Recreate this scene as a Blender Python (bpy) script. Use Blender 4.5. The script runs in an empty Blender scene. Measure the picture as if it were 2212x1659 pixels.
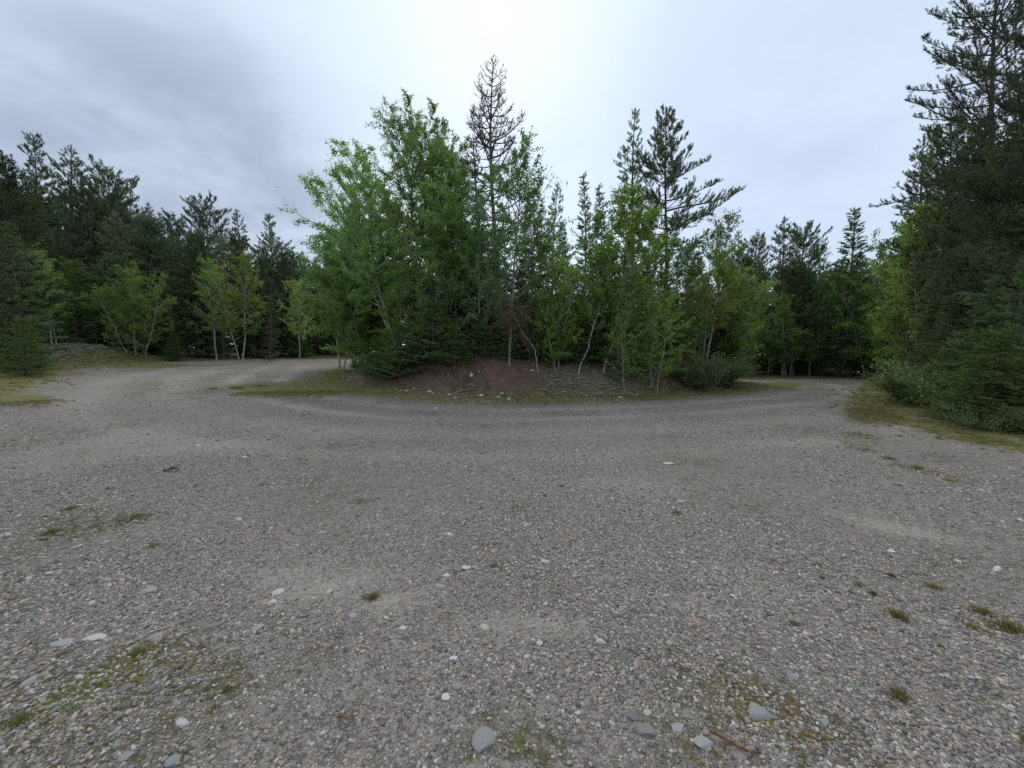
import bpy, math, random
import numpy as np
from math import radians as R, pi

# ------------------------------------------------------------------ camera, sky, light
scene = bpy.context.scene
COL = scene.collection
F = 864.0            # focal length in pixels of a 2212-wide picture
CX, CY, HOR = 1106.0, 829.5, 760.0
PITCH = math.atan((CY - HOR) / F)
EYE = 1.6
cam_d = bpy.data.cameras.new("camera"); cam = bpy.data.objects.new("camera", cam_d); COL.objects.link(cam)
cam.location = (0, 0, EYE); cam.rotation_euler = (pi / 2 - PITCH, 0, 0)
cam_d.sensor_width = 36; cam_d.lens = 36 * F / 2212; cam_d.clip_start = 0.05; cam_d.clip_end = 2000
scene.camera = cam
scene.render.resolution_x, scene.render.resolution_y = 1024, 768
scene.view_settings.view_transform = 'Standard'; scene.view_settings.look = 'None'
scene.view_settings.exposure = 0.0; scene.view_settings.gamma = 1.0
scene.cycles.max_bounces = 6; scene.cycles.diffuse_bounces = 4; scene.cycles.transmission_bounces = 4
scene.cycles.glossy_bounces = 2; scene.cycles.transparent_max_bounces = 4
scene.cycles.use_denoising = False
scene.cycles.caustics_reflective = False; scene.cycles.caustics_refractive = False

SUN_EL, SUN_AZ = R(40), R(-2.5)      # azimuth from +Y towards +X
SUN_DIR = (math.sin(SUN_AZ) * math.cos(SUN_EL), math.cos(SUN_AZ) * math.cos(SUN_EL), math.sin(SUN_EL))


def nodes_of(nt):
    nt.nodes.clear()
    def N(t, **kw):
        n = nt.nodes.new(t)
        for k, v in kw.items():
            if k == 'inp':
                for a, b in v.items():
                    s = n.inputs[a]
                    if isinstance(b, bpy.types.NodeSocket): nt.links.new(b, s)
                    else: s.default_value = b
            else: setattr(n, k, v)
        return n
    return N


def shader_kit(nt):
    N = nodes_of(nt)
    class K: pass
    k = K(); k.N = N
    def math_(op, a, b=0.0, c=0.0, clamp=False):
        n = N('ShaderNodeMath', operation=op, use_clamp=clamp)
        for i, v in enumerate((a, b, c)):
            if isinstance(v, bpy.types.NodeSocket): nt.links.new(v, n.inputs[i])
            else: n.inputs[i].default_value = v
        return n.outputs[0]
    def mix(f, a, b, mode='MIX'):
        n = N('ShaderNodeMix', data_type='RGBA', blend_type=mode)
        for i, v in ((0, f), (6, a), (7, b)):
            if isinstance(v, bpy.types.NodeSocket): nt.links.new(v, n.inputs[i])
            elif i == 0: n.inputs[0].default_value = v
            else: n.inputs[i].default_value = (*v, 1) if len(v) == 3 else v
        return n.outputs[2]
    def noise(vec, scale, detail=3, rough=.55, dist=0.0):
        n = N('ShaderNodeTexNoise', inp={'Scale': scale, 'Detail': detail, 'Roughness': rough, 'Distortion': dist})
        if vec is not None: nt.links.new(vec, n.inputs['Vector'])
        return n
    def rng(v, a, b, c=0.0, d=1.0, smooth=True):
        n = N('ShaderNodeMapRange', clamp=True, interpolation_type='SMOOTHSTEP' if smooth else 'LINEAR')
        for i, q in enumerate((v, a, b, c, d)):
            if isinstance(q, bpy.types.NodeSocket): nt.links.new(q, n.inputs[i])
            else: n.inputs[i].default_value = q
        return n.outputs[0]
    def ramp(fac, stops, interp='LINEAR'):
        n = N('ShaderNodeValToRGB'); cr = n.color_ramp; cr.interpolation = interp
        while len(cr.elements) < len(stops): cr.elements.new(0.5)
        for e, (p, c) in zip(cr.elements, stops): e.position = p; e.color = (*c, 1)
        nt.links.new(fac, n.inputs[0]); return n.outputs[0]
    k.math, k.mix, k.noise, k.rng, k.ramp = math_, mix, noise, rng, ramp
    return k


world = bpy.data.worlds.new("World"); scene.world = world; world.use_nodes = True
def build_world():
    nt = world.node_tree; k = shader_kit(nt); N = k.N
    tc = N('ShaderNodeTexCoord').outputs['Generated']
    sky = N('ShaderNodeTexSky', sky_type='NISHITA', sun_disc=False, sun_elevation=SUN_EL, sun_rotation=SUN_AZ)
    base = k.mix(1.0, sky.outputs[0], (.1, .1, .1), 'MULTIPLY')
    # cloud deck: project the view direction on a high flat layer, so clouds flatten towards the horizon
    sep = N('ShaderNodeSeparateXYZ', inp={0: tc})
    zz = k.math('ADD', k.math('MAXIMUM', sep.outputs[2], 0.0), 0.22)
    px = k.math('DIVIDE', sep.outputs[0], zz); py = k.math('DIVIDE', sep.outputs[1], zz)
    uv = N('ShaderNodeCombineXYZ', inp={0: px, 1: py, 2: 3.7}).outputs[0]
    n1 = k.noise(uv, .75, 4, .5, .35).outputs[0]
    n2 = k.noise(uv, 2.1, 5, .55, .2).outputs[0]
    n3 = k.noise(uv, 5.5, 5, .6, .8).outputs[0]
    cl = k.math('ADD', k.math('MULTIPLY', n1, .62), k.math('MULTIPLY_ADD', n2, .28, k.math('MULTIPLY', n3, .10)))
    col = k.ramp(k.rng(cl, .34, .64), [(0, (.53, .61, .74)), (.40, (.55, .645, .765)), (1, (.59, .70, .785))])
    # darker bank low on the left
    def spot(d, a, b):
        dl = math.sqrt(sum(q * q for q in d)); d = tuple(q / dl for q in d)
        dot = N('ShaderNodeVectorMath', operation='DOT_PRODUCT', inp={0: tc, 1: d}).outputs['Value']
        return k.rng(dot, a, b)
    dk = k.math('MULTIPLY', spot((-.80, 1, .38), .925, .995), k.rng(n2, .3, .62, .45, 1.0))
    col = k.mix(k.math('MULTIPLY', dk, .95), col, (.27, .315, .42))
    dk2 = k.math('MULTIPLY', spot((.80, 1, .46), .88, 1.0), k.rng(n2, .3, .7, .3, 1.0))
    col = k.mix(k.math('MULTIPLY', dk2, .7), col, (.40, .47, .63))
    g = k.math('POWER', spot(SUN_DIR, .92, 1.0), 2.6)
    col = k.mix(k.math('MULTIPLY', g, .6), col, (.72, .78, .79))
    col = k.mix(.06, col, base)
    # nothing but dark land below the horizon
    col = k.mix(k.rng(sep.outputs[2], -.08, -.01), (.05, .055, .045), col)
    bg = N('ShaderNodeBackground', inp={'Color': col, 'Strength': 1.38})
    N('ShaderNodeOutputWorld', inp={0: bg.outputs[0]})
build_world()

sl = bpy.data.lights.new("sun", 'SUN'); sl.energy = 1.5; sl.angle = R(35); sl.color = (1, .97, .92)
sun = bpy.data.objects.new("sun", sl); COL.objects.link(sun)
from mathutils import Vector
sun.rotation_euler = Vector(SUN_DIR).to_track_quat('Z', 'Y').to_euler()

# ------------------------------------------------------------------ terrain
rs = np.random.RandomState(7)
def sstep(t): t = np.clip(t, 0, 1); return t * t * (3 - 2 * t)
def hill(x, y):
    return 1.15 * sstep((-x * .9 + y * .55 - 4) / 28.0)

def ray(px, py):
    dx, dy = (px - CX) / F, -(py - CY) / F
    c, s = math.cos(PITCH), math.sin(PITCH)
    return np.array([dx, c + dy * s, -s + dy * c])
def on_ground(px, py, hf=hill):
    d = ray(px, py); t = 1.0; last = 0
    while t < 80:
        x, y, z = d * t
        if z + EYE < float(hf(x, y)): break
        last = t; t *= 1.01
    for _ in range(20):
        m = (last + t) / 2; x, y, z = d * m
        if z + EYE < float(hf(x, y)): t = m
        else: last = m
    return float(d[0] * t), float(d[1] * t)
def at_depth(px, D):
    return (px - CX) / F * D / math.cos(PITCH), D     # ground-plane spot at depth D under picture column px
def z_at(py, D):
    d = ray(CX, py); return EYE + d[2] / d[1] * D

isl_px = [(742, 822), (790, 836), (850, 846), (960, 858), (1080, 862), (1200, 861), (1330, 858), (1450, 850), (1530, 846), (1590, 836)]
ISL = [on_ground(*p) for p in isl_px]
ISL += [(11.6, 20.5), (11, 24), (7, 27), (1, 28), (-5, 26), (-8.5, 22)]
OUT_L = [on_ground(*p) for p in [(0, 868), (60, 832), (115, 803), (240, 787), (330, 782), (480, 777), (640, 775), (738, 776)]]
OUT_R = [on_ground(*p) for p in [(1600, 819), (1760, 818), (1915, 818), (1905, 828), (1862, 842), (1850, 858), (1862, 885), (1925, 910), (2010, 932), (2110, 952), (2212, 975)]]
OUT = [(-60, 2), (-16, 5)] + OUT_L + [(-6, 34), (2, 36), (9, 33)] + OUT_R + [(16, 2), (30, -10), (30, -60), (-60, -60)]

def sdf(poly, x, y):       # > 0 inside
    P = np.array(poly); n = len(P); d = np.full(x.shape, 1e9); inside = np.zeros(x.shape, bool)
    for i in range(n):
        a, b = P[i], P[(i + 1) % n]; e = b - a
        t = np.clip(((x - a[0]) * e[0] + (y - a[1]) * e[1]) / (e @ e), 0, 1)
        d = np.minimum(d, np.hypot(x - a[0] - t * e[0], y - a[1] - t * e[1]))
        c = ((a[1] > y) != (b[1] > y)) & (x < e[0] * (y - a[1]) / (e[1] if abs(e[1]) > 1e-9 else 1e-9) + a[0])
        inside ^= c
    return np.where(inside, d, -d)

def wav(x, y, s, seed):
    r = np.random.RandomState(seed); o = 0
    for i in range(5):
        a = r.uniform(0, 6.28); f = s * r.uniform(.7, 1.6); o = o + np.sin((x * math.cos(a) + y * math.sin(a)) * f + r.uniform(0, 6.28))
    return o / 5
def bump(x, y, cx, cy, rx, ry): return np.exp(-((x - cx) / rx) ** 2 - ((y - cy) / ry) ** 2)
def height(x, y, full=True):
    x = np.asarray(x, float); y = np.asarray(y, float)
    di = sdf(ISL, x, y); do = sdf(OUT, x, y)
    h = hill(x, y)
    m = sstep((di + .2) / 2.2)
    lob = 1.2 + .12 * bump(x, y, -1.6, 16.8, 3.2, 4) + .34 * bump(x, y, 5.2, 16.5, 2.2, 3) - .12 * bump(x, y, 2.0, 15.5, 1.6, 2)
    h = h + m * lob * (1.05 + .08 * wav(x, y, 2.2, 3))
    h = h + m * (.06 * wav(x, y, 6.5, 4) + .035 * wav(x, y, 14, 9))
    f = sstep((-do - .3) / 4.5)
    h = h + f * (.25 + .15 * wav(x, y, .8, 5))
    bx, by = at_depth(190, 19.5)
    h = h + .75 * bump(x, y, bx, by, 3.6, 2.6) * sstep((-do + .3) / 2.0)
    h = h + .015 * wav(x, y, 1.3, 6) + .006 * wav(x, y, 5.0, 8)
    return h
def gz(x, y): return float(height(np.array([x]), np.array([y]))[0])


def mesh_from(name, V, faces, mat=None, smooth=False, attrs=None, face_attr=None):
    """faces: list of int arrays (n,k)"""
    me = bpy.data.meshes.new(name)
    V = np.asarray(V, np.float32)
    faces = [np.asarray(f, np.int32) for f in faces if len(f)]
    me.vertices.add(len(V)); me.vertices.foreach_set('co', V.ravel())
    if faces:
        li = np.concatenate([f.ravel() for f in faces]); lt = np.concatenate([np.full(len(f), f.shape[1], np.int32) for f in faces])
        ls = np.concatenate([[0], np.cumsum(lt)[:-1]]).astype(np.int32)
        me.loops.add(len(li)); me.loops.foreach_set('vertex_index', li)
        me.polygons.add(len(lt)); me.polygons.foreach_set('loop_start', ls)
        me.update(calc_edges=True)
        if smooth: me.polygons.foreach_set('use_smooth', np.ones(len(lt), bool))
        else: me.polygons.foreach_set('use_smooth', np.zeros(len(lt), bool))
    for k, v in (attrs or {}).items():
        a = me.attributes.new(k, 'FLOAT', 'POINT'); a.data.foreach_set('value', np.asarray(v, np.float32))
    if face_attr is not None:
        a = me.attributes.new('rnd', 'FLOAT', 'FACE'); a.data.foreach_set('value', np.asarray(face_attr, np.float32))
    if mat: me.materials.append(mat)
    return me
def tag(o, label=None, cat=None, group=None, kind=None):
    for k, v in (('label', label), ('category', cat), ('group', group), ('kind', kind)):
        if v: o[k] = v
    return o
def link(name, me, parent=None):
    o = bpy.data.objects.new(name, me); COL.objects.link(o)
    if parent: o.parent = parent
    return o

# ------------------------------------------------------------------ materials
def new_mat(name):
    m = bpy.data.materials.new(name); m.use_nodes = True; return m, shader_kit(m.node_tree)

PEB0 = [(0, (.09, .088, .088)), (.14, (.16, .155, .15)), (.32, (.25, .235, .215)), (.50, (.34, .32, .29)), (.62, (.28, .20, .165)), (.70, (.19, .20, .205)),
       (.80, (.42, .30, .235)), (.88, (.46, .43, .38)), (.96, (.62, .58, .52)), (1, (.68, .65, .58))]

PEB = [(p_, (min(c_[0], .52) * 1.07, min(c_[1], .5) * .995, min(c_[2], .47) * .93)) for p_, c_ in PEB0]

def ground_material():
    m, k = new_mat('ground'); N = k.N; nt = m.node_tree
    pos = N('ShaderNodeNewGeometry').outputs['Position']
    def attr(n): return N('ShaderNodeAttribute', attribute_name=n).outputs['Fac']
    d_isl, d_out, mossp, tan = attr('d_isl'), attr('d_out'), attr('mossp'), attr('tan')
    big = k.noise(pos, .55, 4, .6).outputs[0]; mid = k.noise(pos, 2.6, 5, .62).outputs[0]; fine = k.noise(pos, 16, 5, .65).outputs[0]
    vfine = k.noise(pos, 90, 3, .7).outputs[0]
    # gravel: two sizes of stones over grit
    wpos = N('ShaderNodeVectorMath', operation='ADD', inp={0: pos, 1: N('ShaderNodeVectorMath', operation='SCALE', inp={0: k.noise(pos, 40, 2).outputs[1], 3: .012}).outputs[0]}).outputs[0]
    def vor(s):
        v = N('ShaderNodeTexVoronoi', feature='F1', inp={'Scale': s, 'Randomness': 1.0, 0: wpos})
        return v
    v1, v2 = vor(48), vor(120)
    c1 = k.ramp(N('ShaderNodeSeparateColor', inp={0: v1.outputs['Color']}).outputs[0], PEB)
    c2 = k.ramp(N('ShaderNodeSeparateColor', inp={0: v2.outputs['Color']}).outputs[0], PEB)
    grit = k.mix(vfine, (.11, .095, .08), (.35, .305, .26))
    e1 = k.rng(v1.outputs['Distance'], .30, .62)     # 1 in the crack
    stone_on = k.rng(k.math('ADD', N('ShaderNodeSeparateColor', inp={0: v1.outputs['Color']}).outputs[1], k.math('MULTIPLY', k.math('SUBTRACT', mid, .5), 1.6)), .40, .5)
    g = k.mix(k.rng(v2.outputs['Distance'], .3, .75, .15, .85), c2, grit)
    s1 = k.math('MULTIPLY', stone_on, k.math('SUBTRACT', 1.0, e1))
    g = k.mix(s1, g, c1)
    g = k.mix(k.math('MULTIPLY', k.math('MULTIPLY', stone_on, e1), .55), g, (.07, .063, .055))
    # broad dirty / pale variation, worn wheel lines
    g = k.mix(k.rng(big, .35, .7, 0, .4), g, (.17, .15, .128))
    g = k.mix(k.rng(mid, .45, .8, 0, .25), g, (.38, .335, .28))
    g = k.mix(k.math('MULTIPLY', tan, k.rng(mid, .2, .7, .35, .95)), g, (.42, .365, .30))
    # thin moss and rust-brown weed among the stones
    mv = k.noise(pos, 4.2, 6, .72, .3).outputs[0]
    gm = k.math('ADD', k.math('MULTIPLY', k.math('SUBTRACT', k.math('MULTIPLY_ADD', big, .9, mv), .45 + .5), 3.0), mossp)
    gm = k.math('MULTIPLY', k.rng(gm, .15, .55), k.rng(fine, .38, .62))
    gm = k.math('MULTIPLY', gm, k.rng(s1, .15, .7, 1.0, .12))
    mcol = k.mix(fine, (.045, .042, .012), (.14, .128, .034))
    mcol = k.mix(k.rng(k.noise(pos, 7, 3).outputs[0], .52, .68, 0, .6), mcol, (.075, .042, .024))
    g = k.mix(gm, g, mcol)
    # moss verge
    jit = k.math('MULTIPLY_ADD', mid, 1.5, -.75); jit = k.math('ADD', jit, k.math('MULTIPLY_ADD', fine, .7, -.35))
    di = k.math('ADD', d_isl, jit); do = k.math('MULTIPLY_ADD', d_out, -1.0, jit)
    moss = k.mix(k.rng(fine, .3, .7), (.09, .082, .012), (.20, .175, .03))
    moss = k.mix(k.rng(mid, .4, .7), moss, (.14, .098, .036))
    moss = k.mix(k.rng(k.noise(pos, 1.1, 3).outputs[0], .48, .62, 0, .7), moss, (.12, .145, .025))
    spk = k.rng(N('ShaderNodeSeparateColor', inp={0: vor(26).outputs['Color']}).outputs[0], .955, .96)
    moss = k.mix(k.math('MULTIPLY', spk, .8), moss, (.36, .34, .31))
    inner = k.math('MAXIMUM', k.rng(di, -1.75, -1.0), k.rng(do, -.45, .1))
    extra = k.rng(k.math('ADD', mossp, k.math('MULTIPLY', jit, .35)), .6, 1.0)
    g = k.mix(k.math('MULTIPLY', k.math('MAXIMUM', inner, extra), k.rng(fine, .3, .5, .8, 1.0)), g, moss)
    # bare soil of the mound, with litter, small stones and lichen
    soil = k.mix(fine, (.065, .040, .030), (.20, .125, .092))
    soil = k.mix(k.rng(vfine, .5, .75, 0, .8), soil, (.26, .17, .135))
    v3 = vor(34)
    lit = k.rng(N('ShaderNodeSeparateColor', inp={0: v3.outputs['Color']}).outputs[0], .86, .88)
    soil = k.mix(k.math('MULTIPLY', lit, k.rng(v3.outputs['Distance'], .5, .3)), soil, (.30, .25, .21))
    soil = k.mix(k.math('MULTIPLY', k.rng(mid, .45, .6), k.rng(k.noise(pos, .5, 2).outputs[0], .48, .6, 0, .8)), soil, (.055, .052, .022))
    lich = attr('lichen')
    soil = k.mix(k.math('MULTIPLY', k.rng(k.math('MULTIPLY_ADD', lich, .55, k.math('MULTIPLY', mid, .9)), .82, 1.0), k.rng(fine, .42, .56)), soil, (.20, .19, .13))
    g = k.mix(k.rng(di, -.02, .4), g, soil)
    floor_ = k.mix(mid, (.035, .026, .014), (.08, .062, .028))
    floor_ = k.mix(k.rng(fine, .5, .62, 0, .9), floor_, (.05, .055, .02))
    floor_ = k.mix(k.math('MULTIPLY', k.rng(lich, .2, .7), k.rng(k.noise(pos, 5, 4, .6).outputs[0], .45, .55)), floor_, (.20, .205, .15))
    g = k.mix(k.rng(do, .9, 1.9), g, floor_)
    # relief
    hgt = k.math('ADD', k.math('MULTIPLY', s1, 1.4), k.math('MULTIPLY', fine, .6))
    hgt = k.math('ADD', hgt, k.math('MULTIPLY', k.rng(v2.outputs['Distance'], .7, .1), .4))
    bmp = N('ShaderNodeBump', inp={'Strength': .8, 'Distance': .008, 'Height': hgt})
    bmp2 = N('ShaderNodeBump', inp={'Strength': .6, 'Distance': .05, 'Height': k.math('ADD', fine, mid), 'Normal': bmp.outputs[0]})
    p = N('ShaderNodeBsdfPrincipled', inp={'Base Color': g, 'Roughness': .82, 'Specular IOR Level': .35, 'Normal': bmp2.outputs[0]})
    N('ShaderNodeOutputMaterial', inp={0: p.outputs[0]})
    return m

def leaf_material(name, ca, cb, trans=.4, rough=.6, cc=None, spec=.3, tcol=1.35):
    m, k = new_mat(name); N = k.N
    r = N('ShaderNodeAttribute', attribute_name='rnd').outputs['Fac']
    oi = N('ShaderNodeObjectInfo').outputs['Random']
    pos = N('ShaderNodeNewGeometry').outputs['Position']
    c = k.mix(r, ca, cb)
    if cc: c = k.mix(k.rng(k.noise(pos, .9, 3).outputs[0], .5, .68, 0, .7), c, cc)
    hsv = N('ShaderNodeHueSaturation', inp={'Hue': k.rng(oi, 0, 1, .487, .512, False), 'Value': k.rng(oi, 0, 1, .8, 1.2, False), 'Saturation': k.rng(k.noise(pos, .35, 2).outputs[0], .3, .7, .85, 1.1), 'Color': c}).outputs[0]
    p = N('ShaderNodeBsdfPrincipled', inp={'Base Color': hsv, 'Roughness': rough, 'Specular IOR Level': spec})
    tc = k.mix(1.0, hsv, (tcol, tcol * 1.12, tcol * .55), 'MULTIPLY')
    t = N('ShaderNodeBsdfTranslucent', inp={'Color': tc})
    mx = N('ShaderNodeMixShader', inp={0: trans, 1: p.outputs[0], 2: t.outputs[0]})
    N('ShaderNodeOutputMaterial', inp={0: mx.outputs[0]})
    return m

def bark_material(name, ca, cb, marks=None, scale=6, stretch=.25):
    m, k = new_mat(name); N = k.N
    pos = N('ShaderNodeTexCoord').outputs['Object']
    mp = N('ShaderNodeMapping', inp={'Vector': pos, 'Scale': (1, 1, stretch)}).outputs[0]
    n = k.noise(mp, scale, 6, .65).outputs[0]
    c = k.mix(k.rng(n, .35, .65), ca, cb)
    if marks:
        mp2 = N('ShaderNodeMapping', inp={'Vector': pos, 'Scale': (1, 1, 5)}).outputs[0]
        n2 = k.noise(mp2, 5, 4, .6).outputs[0]
        c = k.mix(k.rng(n2, .56, .62), c, marks)
        sep = N('ShaderNodeSeparateXYZ', inp={0: pos})
    b = N('ShaderNodeBump', inp={'Strength': .6, 'Distance': .02, 'Height': n})
    p = N('ShaderNodeBsdfPrincipled', inp={'Base Color': c, 'Roughness': .85, 'Specular IOR Level': .2, 'Normal': b.outputs[0]})
    N('ShaderNodeOutputMaterial', inp={0: p.outputs[0]})
    return m

def stone_material(name, a=None, b=None):
    m, k = new_mat(name); N = k.N
    pos = N('ShaderNodeTexCoord').outputs['Object']
    oi = N('ShaderNodeObjectInfo').outputs['Random']
    sc = 30 if a else 4
    n = k.noise(pos, sc, 5, .65).outputs[0]; sp = k.noise(pos, sc * 9, 2, .6).outputs[0]
    if a: c = k.mix(k.rng(n, .35, .65), a, b)
    else:
        c = k.ramp(oi, PEB); c = k.mix(k.rng(n, .3, .7, 0, .35), c, (.10, .095, .09))
    c = k.mix(k.rng(sp, .58, .68, 0, .45), c, (.07, .07, .07)); c = k.mix(k.rng(sp, .4, .3, 0, .35), c, (.42, .41, .39))
    bm = N('ShaderNodeBump', inp={'Strength': .35, 'Distance': .01, 'Height': n})
    p = N('ShaderNodeBsdfPrincipled', inp={'Base Color': c, 'Roughness': .72, 'Specular IOR Level': .35, 'Normal': bm.outputs[0]})
    N('ShaderNodeOutputMaterial', inp={0: p.outputs[0]})
    return m

M = {}
M['ground'] = ground_material()
M['pine'] = leaf_material('pine_needles', (0.090, 0.126, 0.077), (0.217, 0.269, 0.159), .3, .6, (0.203, 0.216, 0.140))
M['shaded_pine'] = leaf_material('shaded_pine_needles', (.044, .060, .036), (.105, .128, .070), .25, .6)  # darkened copy of the pine needles, shade of the near right edge painted in
M['spruce'] = leaf_material('spruce_needles', (0.080, 0.123, 0.067), (0.194, 0.247, 0.119), .28, .6)
M['fir'] = leaf_material('fir_needles', (0.066, 0.116, 0.040), (0.171, 0.247, 0.072), .32, .55)
M['birch'] = leaf_material('birch_leaves', (0.130, 0.217, 0.060), (0.247, 0.359, 0.106), .5, .5)
M['birch_bright'] = leaf_material('bright_birch_leaves', (0.132, 0.209, 0.042), (0.239, 0.338, 0.079), .5, .5)
M['aspen'] = leaf_material('aspen_leaves', (0.102, 0.180, 0.071), (0.216, 0.308, 0.125), .45, .5)
M['olive'] = leaf_material('olive_leaves', (0.123, 0.166, 0.035), (0.224, 0.280, 0.065), .5, .5)
M['shrub'] = leaf_material('shrub_leaves', (0.078, 0.127, 0.050), (0.204, 0.241, 0.100), .4, .45)
M['tuft'] = leaf_material('tuft_blades', (.14, .11, .045), (.32, .27, .11), .3, .6)
M['tuft_green'] = leaf_material('green_tuft_blades', (.125, .108, .040), (.25, .225, .09), .3, .6)
M['deadtwig'] = leaf_material('dead_twigs', (.06, .05, .044), (.13, .11, .096), .0, .8)
M['brownleaf'] = leaf_material('brown_leaves', (.085, .062, .035), (.20, .155, .095), .25, .7)
M['bark'] = bark_material('conifer_bark', (.05, .04, .033), (.14, .115, .095))
M['deadbark'] = bark_material('grey_bark', (.08, .07, .064), (.17, .15, .137))
M['birchbark'] = bark_material('birch_bark', (.24, .22, .19), (.44, .42, .37), (.06, .05, .045), 5, .5)
M['aspenbark'] = bark_material('aspen_bark', (.16, .15, .12), (.30, .29, .24), (.06, .05, .045), 5, .5)
M['pebble'] = stone_material('pebble')
M['stick'] = bark_material('stick_bark', (.10, .055, .03), (.25, .16, .09), None, 60, .3)
M['lichen'] = leaf_material('lichen', (.25, .235, .155), (.42, .40, .28), .0, .9)
M['litter'] = leaf_material('litter', (0.078, 0.051, 0.039), (0.338, 0.270, 0.210), .0, .8)

# ------------------------------------------------------------------ ground sheets
def blob_f(x, y, px, py, wx, wy, s):
    a = on_ground(px, py); b = on_ground(px + wx, py); c = on_ground(px, py - wy)
    rx = math.hypot(b[0] - a[0], b[1] - a[1]); ry = math.hypot(c[0] - a[0], c[1] - a[1]); th = math.atan2(a[0], a[1])
    u = (x - a[0]) * math.cos(th) - (y - a[1]) * math.sin(th); v = (x - a[0]) * math.sin(th) + (y - a[1]) * math.cos(th)
    return s * np.exp(-(u / max(rx, .02)) ** 2 - (v / max(ry, .02)) ** 2)
MOSS = [(650, 838, 110, 14, 1.6), (560, 835, 60, 8, 1.0), (720, 815, 60, 9, 1.2), (330, 790, 110, 6, 1.3), (60, 862, 70, 14, 1.1), (90, 805, 60, 10, 1.2), (1650, 835, 70, 6, 1.5), (1700, 829, 40, 4, 1.3),
              (1880, 870, 36, 22, 1.3), (1890, 895, 36, 14, 1.0), (1865, 970, 34, 7, .75), (2140, 955, 70, 10, 1.0), (1850, 940, 40, 8, .5),
              (180, 1110, 50, 14, .7), (270, 1125, 80, 14, .75), (130, 1150, 50, 12, .7), (1130, 1100, 60, 18, .62), (1010, 1130, 30, 12, .4), (790, 1082, 40, 6, .6), (1130, 1600, 90, 40, .85), (1000, 1620, 60, 40, .5),
              (300, 1420, 70, 30, .7), (60, 1560, 80, 40, .7), (250, 1500, 280, 130, .58), (1680, 1560, 260, 90, .5), (2100, 1500, 160, 120, .3), (240, 1470, 60, 30, .5), (480, 1480, 60, 40, .5), (420, 1420, 40, 30, .45), (1600, 1500, 110, 50, .5), (1750, 1560, 140, 50, .5), (1480, 1600, 80, 40, .5),
              (2130, 1360, 60, 16, .6), (2000, 1240, 60, 12, .4), (1940, 1250, 60, 10, .4), (2050, 1030, 60, 8, .6), (1980, 1010, 60, 8, .5), (20, 1300, 30, 60, .5), (805, 1290, 28, 8, .9), (1070, 1222, 18, 8, .6), (1235, 1385, 22, 8, .4), (60, 1430, 60, 40, .35)]
def moss_field(x, y):
    mp = np.zeros(len(x))
    for b in MOSS: mp = mp + blob_f(x, y, *b)
    return mp

def tan_field(x, y, di):
    tan = np.zeros(len(x))
    for off, w, s in ((-2.5, .32, .8), (-4.0, .3, .9), (-5.6, .5, .6), (-7.2, .4, .5)):
        tan = tan + s * np.exp(-((di - off + .35 * wav(x, y, .35, 11)) / w) ** 2) * (y < 24) * (.75 + .5 * wav(x, y, .7, 13))
    for b in [(700, 1270, 110, 24, .8), (1150, 1350, 140, 26, .7), (850, 1300, 90, 24, .7), (1930, 1140, 90, 12, .8), (1300, 1040, 200, 14, .4), (500, 960, 300, 14, .35), (620, 1240, 70, 20, .6), (1600, 1250, 100, 24, .5), (1450, 1300, 120, 20, .45), (250, 950, 150, 20, .4)]:
        tan = tan + blob_f(x, y, *b)
    return np.clip(tan, 0, 1)

def build_ground():
    nr = 460
    rad = .25 * (420 / .25) ** (np.arange(nr) / (nr - 1))
    ang = np.concatenate([np.linspace(-66, 66, 640, endpoint=False), np.linspace(66, 294, 90, endpoint=False)]) * pi / 180
    na = len(ang)
    r2, a2 = np.meshgrid(rad, ang, indexing='ij')
    x = (r2 * np.sin(a2)).ravel(); y = (r2 * np.cos(a2)).ravel()
    x = np.append(x, 0); y = np.append(y, 0)
    z = height(x, y)
    V = np.stack([x, y, z], 1)
    i, j = np.meshgrid(np.arange(nr - 1), np.arange(na), indexing='ij'); jn = (j + 1) % na
    Q = np.stack([i * na + j, i * na + jn, (i + 1) * na + jn, (i + 1) * na + j], -1).reshape(-1, 4)
    Q = Q[:, ::-1]
    T = np.stack([np.full(na, nr * na), (np.arange(na) + 1) % na, np.arange(na)], 1)
    di = sdf(ISL, x, y); do = sdf(OUT, x, y)
    mp = moss_field(x, y)
    tan = tan_field(x, y, di)
    lc = np.zeros(len(x))
    for cx_, cy_, rx_, ry_, s_ in ((2.6, 14.6, 2.6, 1.6, 1.0), (5.2, 15.5, 1.5, 1.8, .6)):
        lc = lc + s_ * bump(x, y, cx_, cy_, rx_, ry_)
    lc = np.clip(lc + .8 * bump(x, y, *at_depth(200, 18.5), 5, 3.5) + .7 * bump(x, y, *at_depth(690, 29), 5, 3), 0, 1)
    A = {'d_isl': di, 'd_out': do, 'mossp': mp, 'tan': tan, 'lichen': lc}
    cz_i = di[Q].mean(1); cz_o = do[Q].mean(1)
    zone = np.where(cz_i > 0, 1, np.where(cz_o < 0, 2, 0))
    for zi, nm, lb in ((0, 'gravel_road', 'grey gravel road widening into a turning circle'), (1, 'mound', 'reddish brown soil mound in the middle of the turning circle'), (2, 'forest_ground', 'dark mossy forest ground around the gravel road')):
        q = Q[zone == zi]; t = T if zi == 0 else np.zeros((0, 3), int)
        used = np.unique(np.concatenate([q.ravel(), t.ravel()])).astype(int)
        remap = np.full(len(x), -1); remap[used] = np.arange(len(used))
        me = mesh_from(nm, V[used], [remap[q], remap[t]] if len(t) else [remap[q]], M['ground'], True, {k_: v_[used] for k_, v_ in A.items()})
        tag(link(nm, me), lb, None, None, 'structure')
build_ground()

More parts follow.
